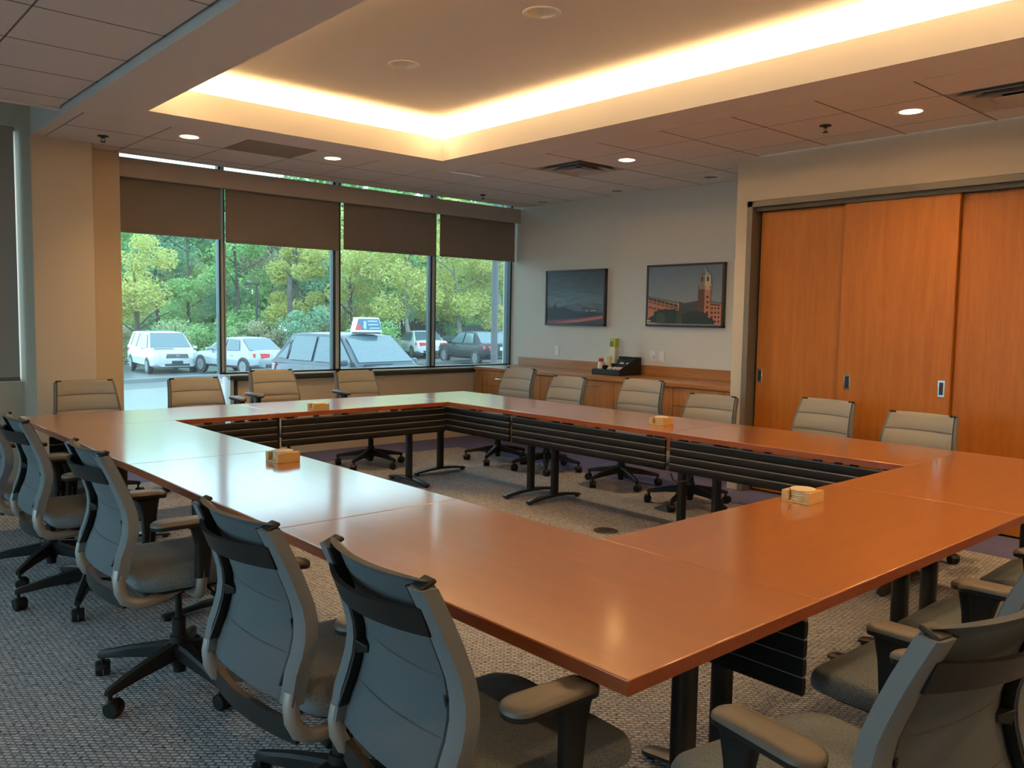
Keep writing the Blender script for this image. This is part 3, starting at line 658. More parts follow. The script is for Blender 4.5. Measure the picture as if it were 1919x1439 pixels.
# ------------------------------------------------------------ conference tables (60 x 30 in)
TL, TD, TH = 1.524, .762, .737
def make_table():
    t = empty('conference_table')
    o = MB().bx(-TL / 2 + .001, TL / 2 - .001, -TD / 2 + .001, TD / 2 - .001, TH - .034, TH).build('tabletop', M['table'], t, bevel=.003)
    MB().bx(-TL / 2 + .0002, TL / 2 - .0002, -TD / 2 + .0002, -TD / 2 + .004, TH - .0335, TH - .003).bx(-TL / 2 + .0002, TL / 2 - .0002, TD / 2 - .004, TD / 2 - .0002, TH - .0335, TH - .003).bx(-TL / 2 + .0002, -TL / 2 + .004, -TD / 2 + .004, TD / 2 - .004, TH - .0335, TH - .003).bx(TL / 2 - .004, TL / 2 - .0002, -TD / 2 + .004, TD / 2 - .004, TH - .0335, TH - .003).build('edge_band', M['edge'], o, smooth=0)
    for sx in (-1, 1):
        x = sx * (TL / 2 - .14)
        prof = [(p[0] + x, p[1]) for p in rrect(.05, .066, .02, 4)]
        lg = MB().loft([[(a, b, .045) for a, b in prof], [(a, b, TH - .06) for a, b in prof]]).build('leg', M['black_metal'], t)
        f = MB(); rings = []
        for yy, zz, w in ((-.285, .022, .022), (-.27, .026, .03), (-.12, .045, .036), (0, .05, .038), (.12, .045, .036), (.27, .026, .03), (.285, .022, .022)):
            rings.append([(x - w, yy, zz - .012), (x + w, yy, zz - .012), (x + w, yy, zz), (x + w * .8, yy, zz + .004), (x - w * .8, yy, zz + .004), (x - w, yy, zz)])
        f.loft(rings).build('foot', M['black_metal'], lg)
        for yy in (-.262, .262): MB().lathe([(.001, 0), (.018, 0), (.018, .010), (.008, .012), (.008, .02), (.001, .02)], (x, yy, 0), 12).build('glide', M['black'], lg)
        MB().bx(x - .03, x + .03, -.26, .26, TH - .062, TH - .036).build('top_bracket', M['black_metal'], t, bevel=.004)
    for k in range(4):
        z1 = .682 - .0505 * k; z0 = z1 - .0465; y = TD / 2 - .035
        pts = [(y - .006, z0), (y + .008, z0), (y + .0115, z0 + .005), (y + .013, (z0 + z1) / 2), (y + .0115, z1 - .005), (y + .008, z1), (y - .006, z1)]
        MB().prism(pts, 'X', -TL / 2 + .02, TL / 2 - .02).build('slat', M['slat'], t, smooth=50)
        if True: MB().bx(-TL / 2 + .02, TL / 2 - .02, y - .004, y + .0105, z1 - .001, z1 + .005).build('slat_highlight', M['slat_hi'], t, smooth=0)  # pale strip between slats, a painted highlight along their edges
    for xx in (-.66, -.25, .2, .66):
        MB().bx(xx - .025, xx + .025, TD / 2 - .075, TD / 2 - .05, .66, TH - .035).build('panel_bracket', M['black_metal'], t, bevel=.003)
    MB().tube([(-.05, .1, TH - .05), (-.3, .12, TH - .055), (-.5, .05, TH - .05)], .008, 6).build('tie_bar', M['black_metal'], t)
    return t
X0, Y0 = 1.251, 1.042
XI = X0 + TD; YI = Y0 + TD
t0 = make_table()
def put_table(first, x, y, rz, label, group):
    t = t0 if first else copy_tree(t0)
    t.location = (x, y, 0); t.rotation_euler = (0, 0, math.radians(rz)); tag(t, label, 'table', group)
# local +y is the inner side
for i, lab in enumerate(('red-brown conference table at the near corner, its black panel end showing', 'red-brown conference table in the middle of the left row, under a coaster holder', 'red-brown conference table at the far end of the left row')):
    put_table(i == 0, X0 + TD / 2, Y0 + TL * (i + .5), -90, lab, 'conference tables in a hollow square')
for i, lab in enumerate(('red-brown conference table on the near right side holding a coaster holder', 'red-brown conference table at the right corner of the square, cut by the frame')):
    put_table(False, XI + TL * (i + .5), Y0 + TD / 2, 0, lab, 'conference tables in a hollow square')
for i, lab in enumerate(('red-brown conference table in front of the sliding doors', 'red-brown conference table in front of the credenza, with a coaster holder near its end', 'red-brown conference table in the far corner towards window and credenza')):
    put_table(False, XI + 3 * TL - TD * 0 - TL + TD / 2 if False else XI + 2 * TL - TD / 2, YI + TL * (i + .5), 90, lab, 'conference tables in a hollow square')
for i, lab in enumerate(('red-brown conference table in the window row beside the tan column', 'red-brown conference table in the window row carrying the farthest coaster holder')):
    put_table(False, X0 + TL * (i + .5), Y0 + 3 * TL + TD / 2, 180, lab, 'conference tables in a hollow square')

# ------------------------------------------------------------ coaster holders
def coaster_holder(x, y, rz, n, lab):
    t = empty('coaster_holder', (x, y, TH), math.radians(rz), lab, 'coaster holder', 'maple coaster holders on the tables')
    w = .06
    mb = MB().bx(-w, w, -w, w, 0, .008)
    mb.build('base', M['maple'], t, bevel=.002)
    for sy in (-1, 1):
        pts = [(-w, sy * w), (w, sy * w), (w, sy * .034)] + [(.0515 * math.cos(q), sy * .0515 * math.sin(q)) for q in [math.radians(42 + 96 * i / 12) for i in range(13)]] + [(-w, sy * .034)]
        MB().loft([[(p, q, .008) for p, q in pts], [(p, q, .047) for p, q in pts]]).build('side_block', M['maple'], t, bevel=.0015)
    for k in range(n):
        c = MB().lathe([(.001, 0), (.047, 0), (.049, .0015), (.049, .0065), (.047, .008), (.001, .008)], n=28).build('coaster', M['coaster'])
        a = math.radians(rz)
        c.location = (x + .0012 * (k % 2), y - .001 * (k % 3), TH + .0085 + .0092 * k)
        tag(c, ('top', 'second', 'third', 'fourth', 'bottom')[(n - 1 - k) if k else 4] + ' round coaster in the ' + lab.replace('small maple ', ''), 'coaster', 'coasters in the ' + lab)
coaster_holder(1.868, 3.765, 3, 5, 'small maple coaster holder on the left table row')
coaster_holder(3.085, 1.695, 2, 5, 'small maple coaster holder nearest on the right table')
coaster_holder(4.60, 3.60, 2, 5, 'small maple coaster holder on the table before the credenza')
coaster_holder(3.11, 5.68, 0, 5, 'small maple coaster holder on the window row table')

# ------------------------------------------------------------ task chair
BP = [(-.285, .47), (-.289, .50), (-.282, .54), (-.262, .59), (-.243, .64), (-.236, .69), (-.243, .74), (-.262, .80), (-.290, .87), (-.318, .93), (-.326, .95)]
def bprof(z):
    for (ya, za), (yb, zb) in zip(BP, BP[1:]):
        if za <= z <= zb: return ya + (yb - ya) * (z - za) / (zb - za)
    return BP[-1][0]
def bx_(z):   # half distance between the outer faces of the uprights
    return .236 - .036 * max(0, min(1, (z - .64) / .31)) ** 1.0
def make_chair():
    t = empty('task_chair')
    up = []      # parts that follow the seat height
    # five star base
    MB().lathe([(.001, .075), (.03, .075), (.033, .10), (.055, .12), (.055, .155), (.036, .165), (.034, .19), (.001, .19)], n=20).build('hub', M['black'], t)
    MB().lathe([(.001, .045), (.024, .045), (.026, .075), (.026, .26), (.022, .262), (.001, .262)], n=16).build('lift_column', M['black'], t)
    for k in range(5):
        a = math.radians(90 + 72 * k + 18); c, s = math.cos(a), math.sin(a)
        rings = []
        for r, zt, h, w in ((.03, .165, .055, .030), (.08, .158, .055, .026), (.20, .136, .042, .020), (.30, .112, .030, .0155), (.325, .106, .028, .014), (.338, .098, .02, .011)):
            rings.append([(r * c - q * s, r * s + q * c, z) for q, z in ((-w, zt - h), (w, zt - h), (w, zt - .010), (w * .6, zt), (-w * .6, zt), (-w, zt - .010))])
        lg = MB().loft(rings).build('base_leg', M['black'], t)
        cx, cy = .322 * c, .322 * s
        ang = a + (.6, -1.0, 1.9, .2, -2.2)[k]; cc, ss = math.cos(ang), math.sin(ang)
        mb = MB()
        for q in (-1, 1):
            n = 16; rg = []
            for off, r in ((.0015, .027), (.003, .0295), (.023, .0295), (.027, .025), (.0275, .004)):
                rg.append([(cx + .012 * cc - q * off * ss + r * math.cos(2 * math.pi * i / n) * cc, cy + .012 * ss + q * off * cc + r * math.cos(2 * math.pi * i / n) * ss, .0295 + r * math.sin(2 * math.pi * i / n)) for i in range(n)])
            mb.loft(rg)
        mb.tube([(cx, cy, .035), (cx, cy, .09)], .0085, 8, (1, 0, 0))
        # hood
        n = 9; rg = []
        for q in (-.0275, -.02, .02, .0275):
            r = .0325 if abs(q) < .025 else .029
            rg.append([(cx + .012 * cc - q * ss + r * math.cos(b_) * cc, cy + .012 * ss + q * cc + r * math.cos(b_) * ss, .0295 + r * math.sin(b_)) for b_ in [math.radians(20 + 150 * i / (n - 1)) for i in range(n)]])
        mb.loft(rg, cap=False, closed=False)
        mb.build('caster', M['black'], lg)
    up.append(MB().lathe([(.001, .22), (.0135, .22), (.0135, .385), (.001, .385)], n=12).build('lift_rod', M['black'], t))
    m = MB(); slab(m, .17, .26, .03, .365, .418, .012, 0, -.02); m.tube([(.05, .05, .395), (.20, .05, .392), (.235, .05, .385)], .005, 6).box((.245, .05, .384), (.05, .022, .008))
    m.tube([(-.05, -.04, .39), (-.2, -.04, .388)], .005, 6).box((-.215, -.04, .387), (.05, .022, .008))
    up.append(m.build('mechanism', M['black'], t))
    # seat
    n = 8
    def outline(w, d, r, cy): return rrect(w, d, r, n, 0, cy)
    rings = []
    for z, ins, cy in ((.424, .018, .028), (.432, .006, .028), (.448, 0, .026), (.466, .001, .024), (.480, .008, .022), (.489, .022, .02), (.494, .06, .016)):
        rings.append([(p[0], p[1], z - .016 * max(0, (p[1] - .10) / .17) ** 2 + .006 * (p[0] / .25) ** 2) for p in outline(.505 - 2 * ins, .49 - 2 * ins, .10 - min(ins, .04), cy)])
    sm = MB().loft(rings)
    up.append(sm.build('seat', M['seat'], t, smooth=60))
    ps = MB(); slab(ps, .44, .43, .08, .414, .426, .004, 0, .025); up.append(ps.build('seat_pan', M['black'], t))
    # uprights
    zs = [.545, .58, .62, .66, .70, .74, .78, .82, .86, .90, .935]
    for s in (-1, 1):
        lo = MB().tube([(s * .12, -.03, .405), (s * .19, -.12, .402), (s * .226, -.19, .402), (s * .232, -.235, .408), (s * .232, -.268, .428), (s * .232, -.284, .46), (s * .231, -.288, .50), (s * .229, -.282, .535)], .0205, 12, (1, 0, 0))
        up.append(lo.build('lower_frame', M['silver'], t))
        mb = MB()
        def sec(x_in, x_out, yf, yb, e=.007):
            r = []
            for z in zs:
                y = bprof(z); xo = bx_(z); a_, b_ = s * (xo - x_in), s * (xo - x_out)
                r.append([(a_, y + yf - .018, z), (b_, y + yf - e * .3, z), (b_, y + yb + e, z), (b_ + (a_ - b_) * .3, y + yb, z), (a_, y + yb, z)])
            return r
        sl = MB().loft([[(p[0], p[1], p[2] - .04 * (i == 0)) for p in q] for i, q in enumerate(sec(.032, -.014, .020, -.024))]).build('upright_sleeve', M['sleeve'], t); up.append(sl)
        core = MB().loft(sec(.043, .0325, .016, -.022)).build('upright_rail', M['black'], t); up.append(core)
        y = bprof(.935); xo = bx_(.935)
        cp = MB().box((s * (xo - .014), y + .002, .9405), (.040, .040, .010), Matrix.Rotation(.40, 3, 'X')).build('upright_cap', M['black'], t, bevel=.004); up.append(cp)
        zt = .685; y = bprof(zt)
        tb = MB().loft([[(s * (bx_(zt) - .042), y - .022, zt - .02), (s * (bx_(zt) - .042), y - .030, zt + .016), (s * (bx_(zt) - .042), y + .01, zt + .016), (s * (bx_(zt) - .042), y + .01, zt - .02)],
                        [(s * (bx_(zt) - .075), y - .010, zt - .012), (s * (bx_(zt) - .075), y - .012, zt + .004), (s * (bx_(zt) - .075), y + .0, zt + .004), (s * (bx_(zt) - .075), y + .0, zt - .012)]])
        up.append(tb.build('lumbar_tab', M['black'], t, bevel=.003))
    # sling back, quilted
    nz_, nx_ = 46, 13
    seams = [.835, .72, .605]
    fr, bk = [], []
    for i in range(nz_ + 1):
        z = .495 + (.948 - .495) * i / nz_
        y0 = bprof(z) + .020; xh = bx_(min(z, .935)) - .004
        d = min(abs(z - q) for q in seams)
        g = math.exp(-(d / .006) ** 2); puff = .006 * min(1, d / .045)
        if z > .93: y0 -= .012 * ((z - .93) / .018) ** 2
        rf, rb = [], []
        for j in range(nx_):
            u = -1 + 2 * j / (nx_ - 1)
            bow = -.038 * (1 - u * u) * (0.6 + .4 * min(1, max(0, (z - .5) / .3)))
            e = 1 - abs(u) ** 6
            rf.append((u * xh, y0 + bow + (.004 + puff * e - .005 * g * e), z))
            rb.append((u * xh, y0 + bow - .004 - (.001 + .004 * min(1, d / .03)) * e, z))
        fr.append(rf); bk.append(rb)
    mb = MB(); b1 = 0
    for r in fr: mb.v += r
    b2 = len(mb.v)
    for r in bk: mb.v += r
    q = lambda b, i, j: b + i * nx_ + j
    for i in range(nz_):
        for j in range(nx_ - 1):
            mb.f.append((q(b1, i, j), q(b1, i, j + 1), q(b1, i + 1, j + 1), q(b1, i + 1, j))); mb.m.append(1)
            mb.f.append((q(b2, i, j), q(b2, i + 1, j), q(b2, i + 1, j + 1), q(b2, i, j + 1))); mb.m.append(0)
        for j in (0, nx_ - 1):
            mb.f.append((q(b1, i, j), q(b1, i + 1, j), q(b2, i + 1, j), q(b2, i, j))); mb.m.append(0)
    for j in range(nx_ - 1):
        for i in (0, nz_):
            mb.f.append((q(b1, i, j), q(b1, i, j + 1), q(b2, i, j + 1), q(b2, i, j))); mb.m.append(0)
    bkr = mb.build('backrest', [M['sling'], M['sling_front']], t, smooth=60); up.append(bkr)
    for zq in seams:
        i = min(range(nz_ + 1), key=lambda i: abs(.495 + (.948 - .495) * i / nz_ - zq)); z = fr[i][0][2]
        sm_ = MB()
        sm_.loft([[(p[0] * .985, p[1] - .004, z - .0028), (p[0] * .985, p[1] + .0022, z - .0022), (p[0] * .985, p[1] + .0022, z + .0022), (p[0] * .985, p[1] - .004, z + .0028)] for p in fr[i]])
        sm_.loft([[(p[0] * .94, p[1] + .004, z - .002), (p[0] * .94, p[1] - .0022, z - .0016), (p[0] * .94, p[1] - .0022, z + .0016), (p[0] * .94, p[1] + .004, z + .002)] for p in bk[i]])
        sm_.build('seam', M['seam'], bkr, smooth=50)
    # rear cross bar, bowed
    rings = []
    for i in range(15):
        u = -1 + 2 * i / 14; z = .862
        x = u * (bx_(z) - .020); y = bprof(z) - .012 - .050 * (1 - u * u); h = .030 - .004 * (1 - u * u)
        rings.append([(x, y - .006, z - h), (x, y + .006, z - h), (x, y + .004 - .018, z + h), (x, y - .010 - .018, z + h)])
    up.append(MB().loft(rings).build('cross_bar', M['black'], t, smooth=50))
    rings = []
    for i in range(13):
        u = -1 + 2 * i / 12
        x = u * .226; y = -.262 - .026 * (1 - u * u); z = .420
        rings.append([(x, y - .010, z - .026), (x, y + .010, z - .022), (x, y + .014, z + .022), (x, y - .008, z + .026)])
    up.append(MB().loft(rings).build('lower_brace', M['black'], t, smooth=50))
    # arms
    arms = []
    for s in (-1, 1):
        up.append(MB().tube([(s * .13, -.02, .405), (s * .22, -.02, .402), (s * .262, -.02, .408), (s * .281, -.02, .432), (s * .284, -.018, .47), (s * .285, -.014, .53)], .0195, 12, (0, 1, 0)).build('arm_bracket', M['silver'], t))
        rings = []
        for z, w, d, y, x in ((.475, .019, .024, -.018, .284), (.52, .0195, .026, -.014, .285), (.60, .019, .030, -.012, .287), (.655, .019, .042, -.014, .289), (.678, .026, .062, -.03, .290)):
            rings.append([(s * x + a, y + b_, z) for a, b_ in rrect(2 * w, 2 * d, .012, 3)])
        po = MB().loft(rings).build('arm_post', M['black'], t, smooth=50); up.append(po); arms.append((po, s))
        def padr(z0, ins, dz):
            return [(s * (.290 - .012 * max(0, (p[1] - .03) / .1)) + p[0] * (1 - .12 * max(0, p[1] / .13)), p[1] - .07, z0 - .016 * max(0, p[1] / .13) ** 2 - .006 * max(0, (-p[1]) / .13) ** 2) for p in rrect(.092 - 2 * ins, .255 - 2 * ins, .044 - ins * .8, 7, 0, 0)]
        MB().loft([padr(.674, .012, 0), padr(.678, .003, 0), padr(.690, .001, 0)]).build('pad_base', M['black'], po, smooth=50)
        MB().loft([padr(.690, .001, 0), padr(.697, .002, 0), padr(.702, .008, 0), padr(.7035, .02, 0)]).build('arm_pad', M['pad'], po, smooth=60)
    for o_ in up: o_['up'] = 1
    for o_, s_ in arms: o_['arm'] = s_
    return t
chair0 = make_chair()
used = [False]
def chair(x, y, heading, dz, label, group, arm=0.0, base=None):
    """heading: direction faced, degrees from +x"""
    t = copy_tree(chair0) if used[0] else chair0
    used[0] = True
    t.location = (x, y, 0); t.rotation_euler = (0, 0, math.radians(heading - 90))
    tag(t, label, 'chair', group)
    todo.append((t, dz, arm, base if base is not None else 17 * len(todo) % 72, -.035 if group in (GD, GW) else 0))
todo = []
GL, GW, GD, GN = 'chairs along the left table row', 'chairs along the window row', 'chairs along the door side row', 'chairs at the near right table'
chair(1.25, 1.45, -3, .0, 'grey mesh task chair nearest the camera in the left row, back turned to us', GL)
chair(1.20, 2.06, 2, .0, 'grey mesh task chair second nearest in the left row', GL)
chair(1.17, 3.25, 0, .02, 'grey mesh task chair third in the left row with its whole star base in view', GL, 0, 42)
chair(1.19, 4.50, 0, .0, 'grey mesh task chair fourth in the left row, by the left edge of the photo', GL, 0, 10)
chair(1.15, 5.13, 0, .0, 'farthest grey task chair of the left row, mostly cut by the left edge', GL)
chair(1.87, 6.84, -90, -.04, 'tan-lit task chair standing in front of the tan column', GW)
chair(2.73, 6.84, -90, -.05, 'tan-lit task chair in front of the full height window', GW, -.125)
chair(3.46, 6.86, -88, -.005, 'tan-lit task chair before the left end of the low sill wall', GW, .105)
chair(4.36, 6.93, -90, -.04, 'tan-lit task chair before the middle of the low sill wall', GW, .115)
chair(5.54, 6.41, 182, -.01, 'light grey task chair at the corner drawers by the window', GD)
chair(5.58, 5.74, 182, -.06, 'light grey task chair left of the condiment tray', GD)
chair(5.61, 4.82, 184, -.03, 'grey task chair below the clock tower picture, right of the tray', GD)
chair(5.41, 3.93, 186, -.09, 'grey task chair in front of the end of the sliding door frame', GD)
chair(5.56, 3.08, 176, -.06, 'beige-lit task chair before the left sliding door', GD)
chair(5.25, 2.25, 180, -.065, 'beige-lit task chair before the gap between the sliding doors', GD)
chair(1.62, .80, 80, .02, 'large dim task chair in the bottom right corner, back to the camera', GN)
chair(2.42, .91, 88, -.02, 'task chair with arm raised behind the bottom right corner chair', GN)
chair(3.03, .94, 90, -.03, 'dim task chair third along the near right table at the right edge', GN)
chair(3.80, .95, 92, -.03, 'darkest task chair farthest along the near right table', GN)
for t, dz, arm, base, drop in todo:
    for c in t.children:
        if c.name.startswith('base_leg'): c.rotation_euler.z = math.radians(base)
        k = (drop if c.get('arm') else 0) + (dz if c.get('up') else 0) + (arm * (c['arm'] * (1 if arm > 0 else -1) > 0 or 0) * (1 if arm > 0 else -1) if c.get('arm') else 0)
        if k: c.location.z += k
for t, dz, arm, base, drop in todo:
    for c in t.children:
        for key in ('up', 'arm'):
            if key in c: del c[key]

# floor box cover
t = empty('floor_box', (4.363 * .98, 3.876 * .98, 0), 0, 'round dark floor outlet cover in the carpet inside the square', 'floor outlet')
MB().lathe([(.001, 0), (.085, 0), (.083, .005), (.07, .007), (.001, .007)], n=28).build('cover_ring', mat('bronze_cover', (.10, .08, .06), .45, metal=.6), t)
MB().lathe([(.001, .007), (.05, .007), (.049, .009), (.001, .009)], n=24).build('cover_lid', mat('bronze_lid', (.07, .055, .045), .4, metal=.6), t)
cb = MB().tube([(4.33, 3.30, .47), (4.335, 3.285, .43), (4.35, 3.26, .418), (4.36, 3.20, .43), (4.37, 3.16, .47), (4.38, 3.15, .50)], .006, 6).build('power_cable', M['black'], loc=(4.35, 3.2, .45))
tag(cb, 'short black cable looping below the slatted panel', 'cable')
# ------------------------------------------------------------ outside
def gz(x, y): return CAM_H - 1.9 - .0255 * (y - 9) + .025 * (x - 10)
def ground(mb, pts, dz=0): return mb.add([(x, y, gz(x, y) + dz) for x, y in pts], [tuple(range(len(pts)))])
asph = mat('wet_asphalt', (.07, .073, .078), .4, var=.25, vscale=1.2)
conc = mat('pale_paving', (.16, .165, .165), .35, var=.12, vscale=1.5)
lawn_m = mat('grass_bank', (.10, .17, .04), .95, var=.4, vscale=6)
gr = struct(ground(MB(), [(-60, 8.3), (110, 8.3), (110, 48), (-60, 48)]), 'ground', asph, smooth=0)
ground(MB(), [(-60, 8.3), (60, 8.3), (60, 27), (-60, 27)], .012).build('pale_paving', conc, gr, smooth=0)
cbm = MB()
for xa, xb in ((-40, 7), (7, 60)):
    cbm.add([(x, y, gz(x, y) + z) for x, y, z in ((xa, 30.4, .0), (xb, 30.4, .0), (xb, 30.4, .13), (xa, 30.4, .13), (xa, 30.7, .13), (xb, 30.7, .13))], [(0, 1, 2, 3), (3, 2, 5, 4)])
ground(MB(), [(-60, -30), (-3.3, -30), (-3.3, 8.3), (-60, 8.3)]).build('side_paving', conc, gr, smooth=0)
cbm.build('curb', conc, gr, smooth=0)
ground(MB(), [(-60, 48), (110, 48), (140, 130), (-90, 130)], .02).build('grass_bank', lawn_m, gr, smooth=0)
struct(MB().bx(-3.2, 9, 8.14, 8.30, -1.2, -.02), 'trim_3', conc, smooth=0)

paint_w = mat('white_car_paint', (.50, .51, .52), .25, coat=.6); paint_s = mat('silver_car_paint', (.30, .33, .36), .25, metal=.3, coat=.6); paint_d = mat('dark_blue_car_paint', (.025, .036, .055), .3, coat=.35); paint_b = mat('black_car_paint', (.008, .010, .014), .35, spec=.3, coat=.15)
paint_g = mat('grey_car_paint', (.11, .13, .15), .2, coat=.8)
car_glass = mat('car_glass', (.06, .10, .12), .06, spec=.85); tyre = mat('tyre_rubber', (.02, .02, .02), .8); rim_m = mat('alloy_rim', (.22, .23, .24), .4, metal=.6); red_l = mat('tail_lamp_red', (.62, .03, .04), .25); head_l = mat('head_lamp', (.82, .84, .85), .12); trim_d = mat('car_trim', (.03, .03, .03), .5); plate_m = mat('number_plate', (.55, .60, .66), .5)
def car(x, y, heading, L, W, H, paint, label, style='sedan', group='cars in the car park'):
    z0 = gz(x, y)
    t = empty('car', (x, y, z0), math.radians(heading), label, 'car', group)
    hl, hw = L / 2, W / 2
    if style == 'sedan': belt, hood, deck = .90, .74, .98; fb, fr_, rr_, rb = .24 * L, .08 * L, -.20 * L, -.36 * L
    elif style == 'van': belt, hood, deck = 1.02, .98, 1.05; fb, fr_, rr_, rb = .30 * L, .14 * L, -.44 * L, -.49 * L
    else: belt, hood, deck = 1.02, .98, 1.06; fb, fr_, rr_, rb = .22 * L, .06 * L, -.34 * L, -.47 * L
    # lower body
    st = []
    top = lambda u: (hood - .10 if u > .485 * L else hood + (belt - hood) * max(0, min(1, (.5 * L - u) / (.5 * L - fb))) ** .6) if u >= fb else (belt if u > rb else deck - .03 * (u < -.48 * L))
    for u, k in ((hl, .74), (.485 * L, .86), (.44 * L, .95), (.36 * L, .99), (fb, 1), (.1 * L, 1), (-.1 * L, 1), (-.3 * L, 1), (rb if rb > -.46 * L else -.45 * L, .97), (-.47 * L, .93), (-.49 * L, .88), (-hl, .80)):
        w = hw * k; zt = top(u); zb = .26 if abs(u) < .46 * L else .34
        if u >= hl - .001: zt = hood - .16
        if u <= -hl + .001: zt = deck - .10
        pts = [(w * .86, zb), (w * .99, zb + .10), (w, (zb + zt) / 2), (w * .985, zt - .12), (w * .90, zt - .02), (w * .5, zt + .015)]
        st.append([(u, a, b) for a, b in pts] + [(u, -a, b) for a, b in reversed(pts)])
    MB().loft(st).build('body', paint, t, smooth=42)
    # cabin: roof and pillars
    wb, wt = hw * .93, hw * .70
    def P(u, f, side):       # f 0 belt .. 1 roof
        return (u, side * (wb + (wt - wb) * f), belt + (H - belt) * f)
    ring = []
    for u, zf in ((fb, 0), (fb + (fr_ - fb) * .5, .52), (fr_, .94), (fr_ - .12 * L, 1.0), ((fr_ + rr_) / 2 - .05 * L, 1.0), (rr_, .95), (rr_ + (rb - rr_) * .5, .5), (rb, 0)):
        zf_ = max(zf, .02); w = wb + (wt - wb) * zf_; z = belt - .05
        zz = belt + (H - belt) * zf_
        ring.append([(u, wb, z), (u, w, zz - .03), (u, w * .85, zz), (u, 0, zz + .02 * zf_), (u, -w * .85, zz), (u, -w, zz - .03), (u, -wb, z)])
    MB().loft(ring).build('cabin', paint, t, smooth=50)
    def pane(name, pts, off, m=car_glass, th=.012):
        v = [Vector(p) for p in pts]; n = (v[1] - v[0]).cross(v[2] - v[0]).normalized()
        if n.dot(Vector(off)) < 0: n = -n
        return MB().loft([[p + n * .004 for p in v], [p + n * (.004 + th) for p in v]]).build(name, m, t, smooth=0)
    def F(ua, fa, ub, fb_, k, w=.9):
        u = ua + (ub - ua) * k; f = k * .95; ww = (wb + (wt - wb) * f) * w
        return [(u, ww, belt + (H - belt) * (fa + (fb_ - fa) * k)), (u, -ww, belt + (H - belt) * (fa + (fb_ - fa) * k))]
    a, b_ = F(fb, 0, fr_, .96, .08), F(fb, 0, fr_, .96, .93, .93)
    pane('windshield', [a[0], a[1], b_[1], b_[0]], (1, 0, .5), th=.03)
    a, b_ = F(rb, 0, rr_, .96, .10), F(rb, 0, rr_, .96, .92, .93)
    pane('rear_window', [a[0], a[1], b_[1], b_[0]], (-1, 0, .5), th=.03)
    for s in (-1, 1):
        mid = (fr_ + rr_) / 2 + .02 * L
        q = lambda u, f: P(u, f, s)
        segs = [(fb - .10 * (fb - fr_) - .03 * L, fr_ - .02, mid + .02 * L), ]
        pane('side_window', [q(fb - .035 * L, .06), q(fr_ - .01 * L, .84), q(mid + .012 * L, .86), q(mid + .012 * L, .06)], (0, s, .3))
        pane('side_window', [q(mid - .012 * L, .06), q(mid - .012 * L, .86), q(rr_ + .01 * L, .82), q(rr_ - .5 * (rr_ - rb) * (.4 if style == 'sedan' else .2), .10)] if style == 'sedan' else [q(mid - .012 * L, .06), q(mid - .012 * L, .86), q(mid - .20 * L, .86), q(mid - .20 * L, .06)], (0, s, .3))
        if style != 'sedan': pane('side_window', [q(mid - .222 * L, .08), q(mid - .222 * L, .85), q(rr_ + .03 * L, .82), q(rb + .05 * L, .10)], (0, s, .3))
        mr = MB(); mr.box((fb - .06 * L, s * (hw + .06), belt + .06), (.10, .18, .13)); mr.build('mirror', paint, t, bevel=.03)
        for u in (.31 * L, -.30 * L):
            MB().lathe([(.30, s * (hw - .14)), (.375, s * (hw - .14)), (.375, s * (hw + .004)), (.30, s * (hw + .004))], (u, 0, .33), 24, 'Y').build('wheel_arch', trim_d, t)
            wl = MB().lathe([(.001, s * (hw - .20)), (.30, s * (hw - .20)), (.325, s * (hw - .17)), (.325, s * (hw - .01)), (.30, s * (hw + .012)), (.23, s * (hw + .012)), (.22, s * (hw - .01)), (.001, s * (hw - .01))], (u, 0, .325), 24, 'Y').build('wheel', tyre, t)
            rm = MB()
            for k in range(8):
                an = 2 * math.pi * k / 8
                rm.box((u + .115 * math.cos(an), s * (hw + .004), .325 + .115 * math.sin(an)), (.21, .025, .05), Matrix.Rotation(-an, 3, 'Y'))
            rm.lathe([(.20, s * (hw - .006)), (.225, s * (hw - .006)), (.225, s * (hw + .016)), (.20, s * (hw + .016))], (u, 0, .325), 24, 'Y')
            rm.build('rim', rim_m, wl)
        zl = hood - .20
        MB().loft([[(hl + .012, s * hw * .50, zl - .08), (hl + .008, s * hw * .52, zl + .04), (hl - .04, s * hw * .80, zl + .06), (hl - .05, s * hw * .84, zl - .06)], [(hl - .22, s * hw * .5, zl - .08), (hl - .25, s * hw * .55, zl + .07), (hl - .36, s * hw * .985, zl + .10), (hl - .34, s * hw * .985, zl - .03)]]).build('head_lamp', head_l, t, bevel=.015)
        zl = deck - .20
        MB().loft([[(-hl - .014, s * hw * .38, zl - .06), (-hl - .014, s * hw * .38, zl + .09), (-hl - .004, s * hw * .82, zl + .11), (-hl - .004, s * hw * .80, zl - .10)], [(-hl + .25, s * hw * .6, zl - .03), (-hl + .25, s * hw * .6, zl + .07), (-hl + .36, s * hw * .985, zl + .09), (-hl + .30, s * hw * .985, zl - .06)]]).build('tail_lamp', red_l, t, bevel=.015)
        MB().box((.06 * L, s * (hw + .005), belt - .16), (.16, .02, .03)).box((-.14 * L, s * (hw + .005), belt - .15), (.16, .02, .03)).build('door_handle', paint, t, bevel=.008)
    g = MB().prism([(-hw * .46, hood - .30), (hw * .46, hood - .30), (hw * .42, hood - .12), (-hw * .42, hood - .12)], 'X', hl - .12, hl + .010).build('grille', trim_d, t, bevel=.02)
    gb = MB()
    for k in range(3): gb.bx(hl - .03, hl + .022, -hw * .42, hw * .42, hood - .285 + .055 * k, hood - .262 + .055 * k)
    gb.build('grille_bar', rim_m, g)
    MB().bx(hl - .10, hl + .012, -hw * .5, hw * .5, .36, .46).build('lower_intake', trim_d, t, bevel=.02)
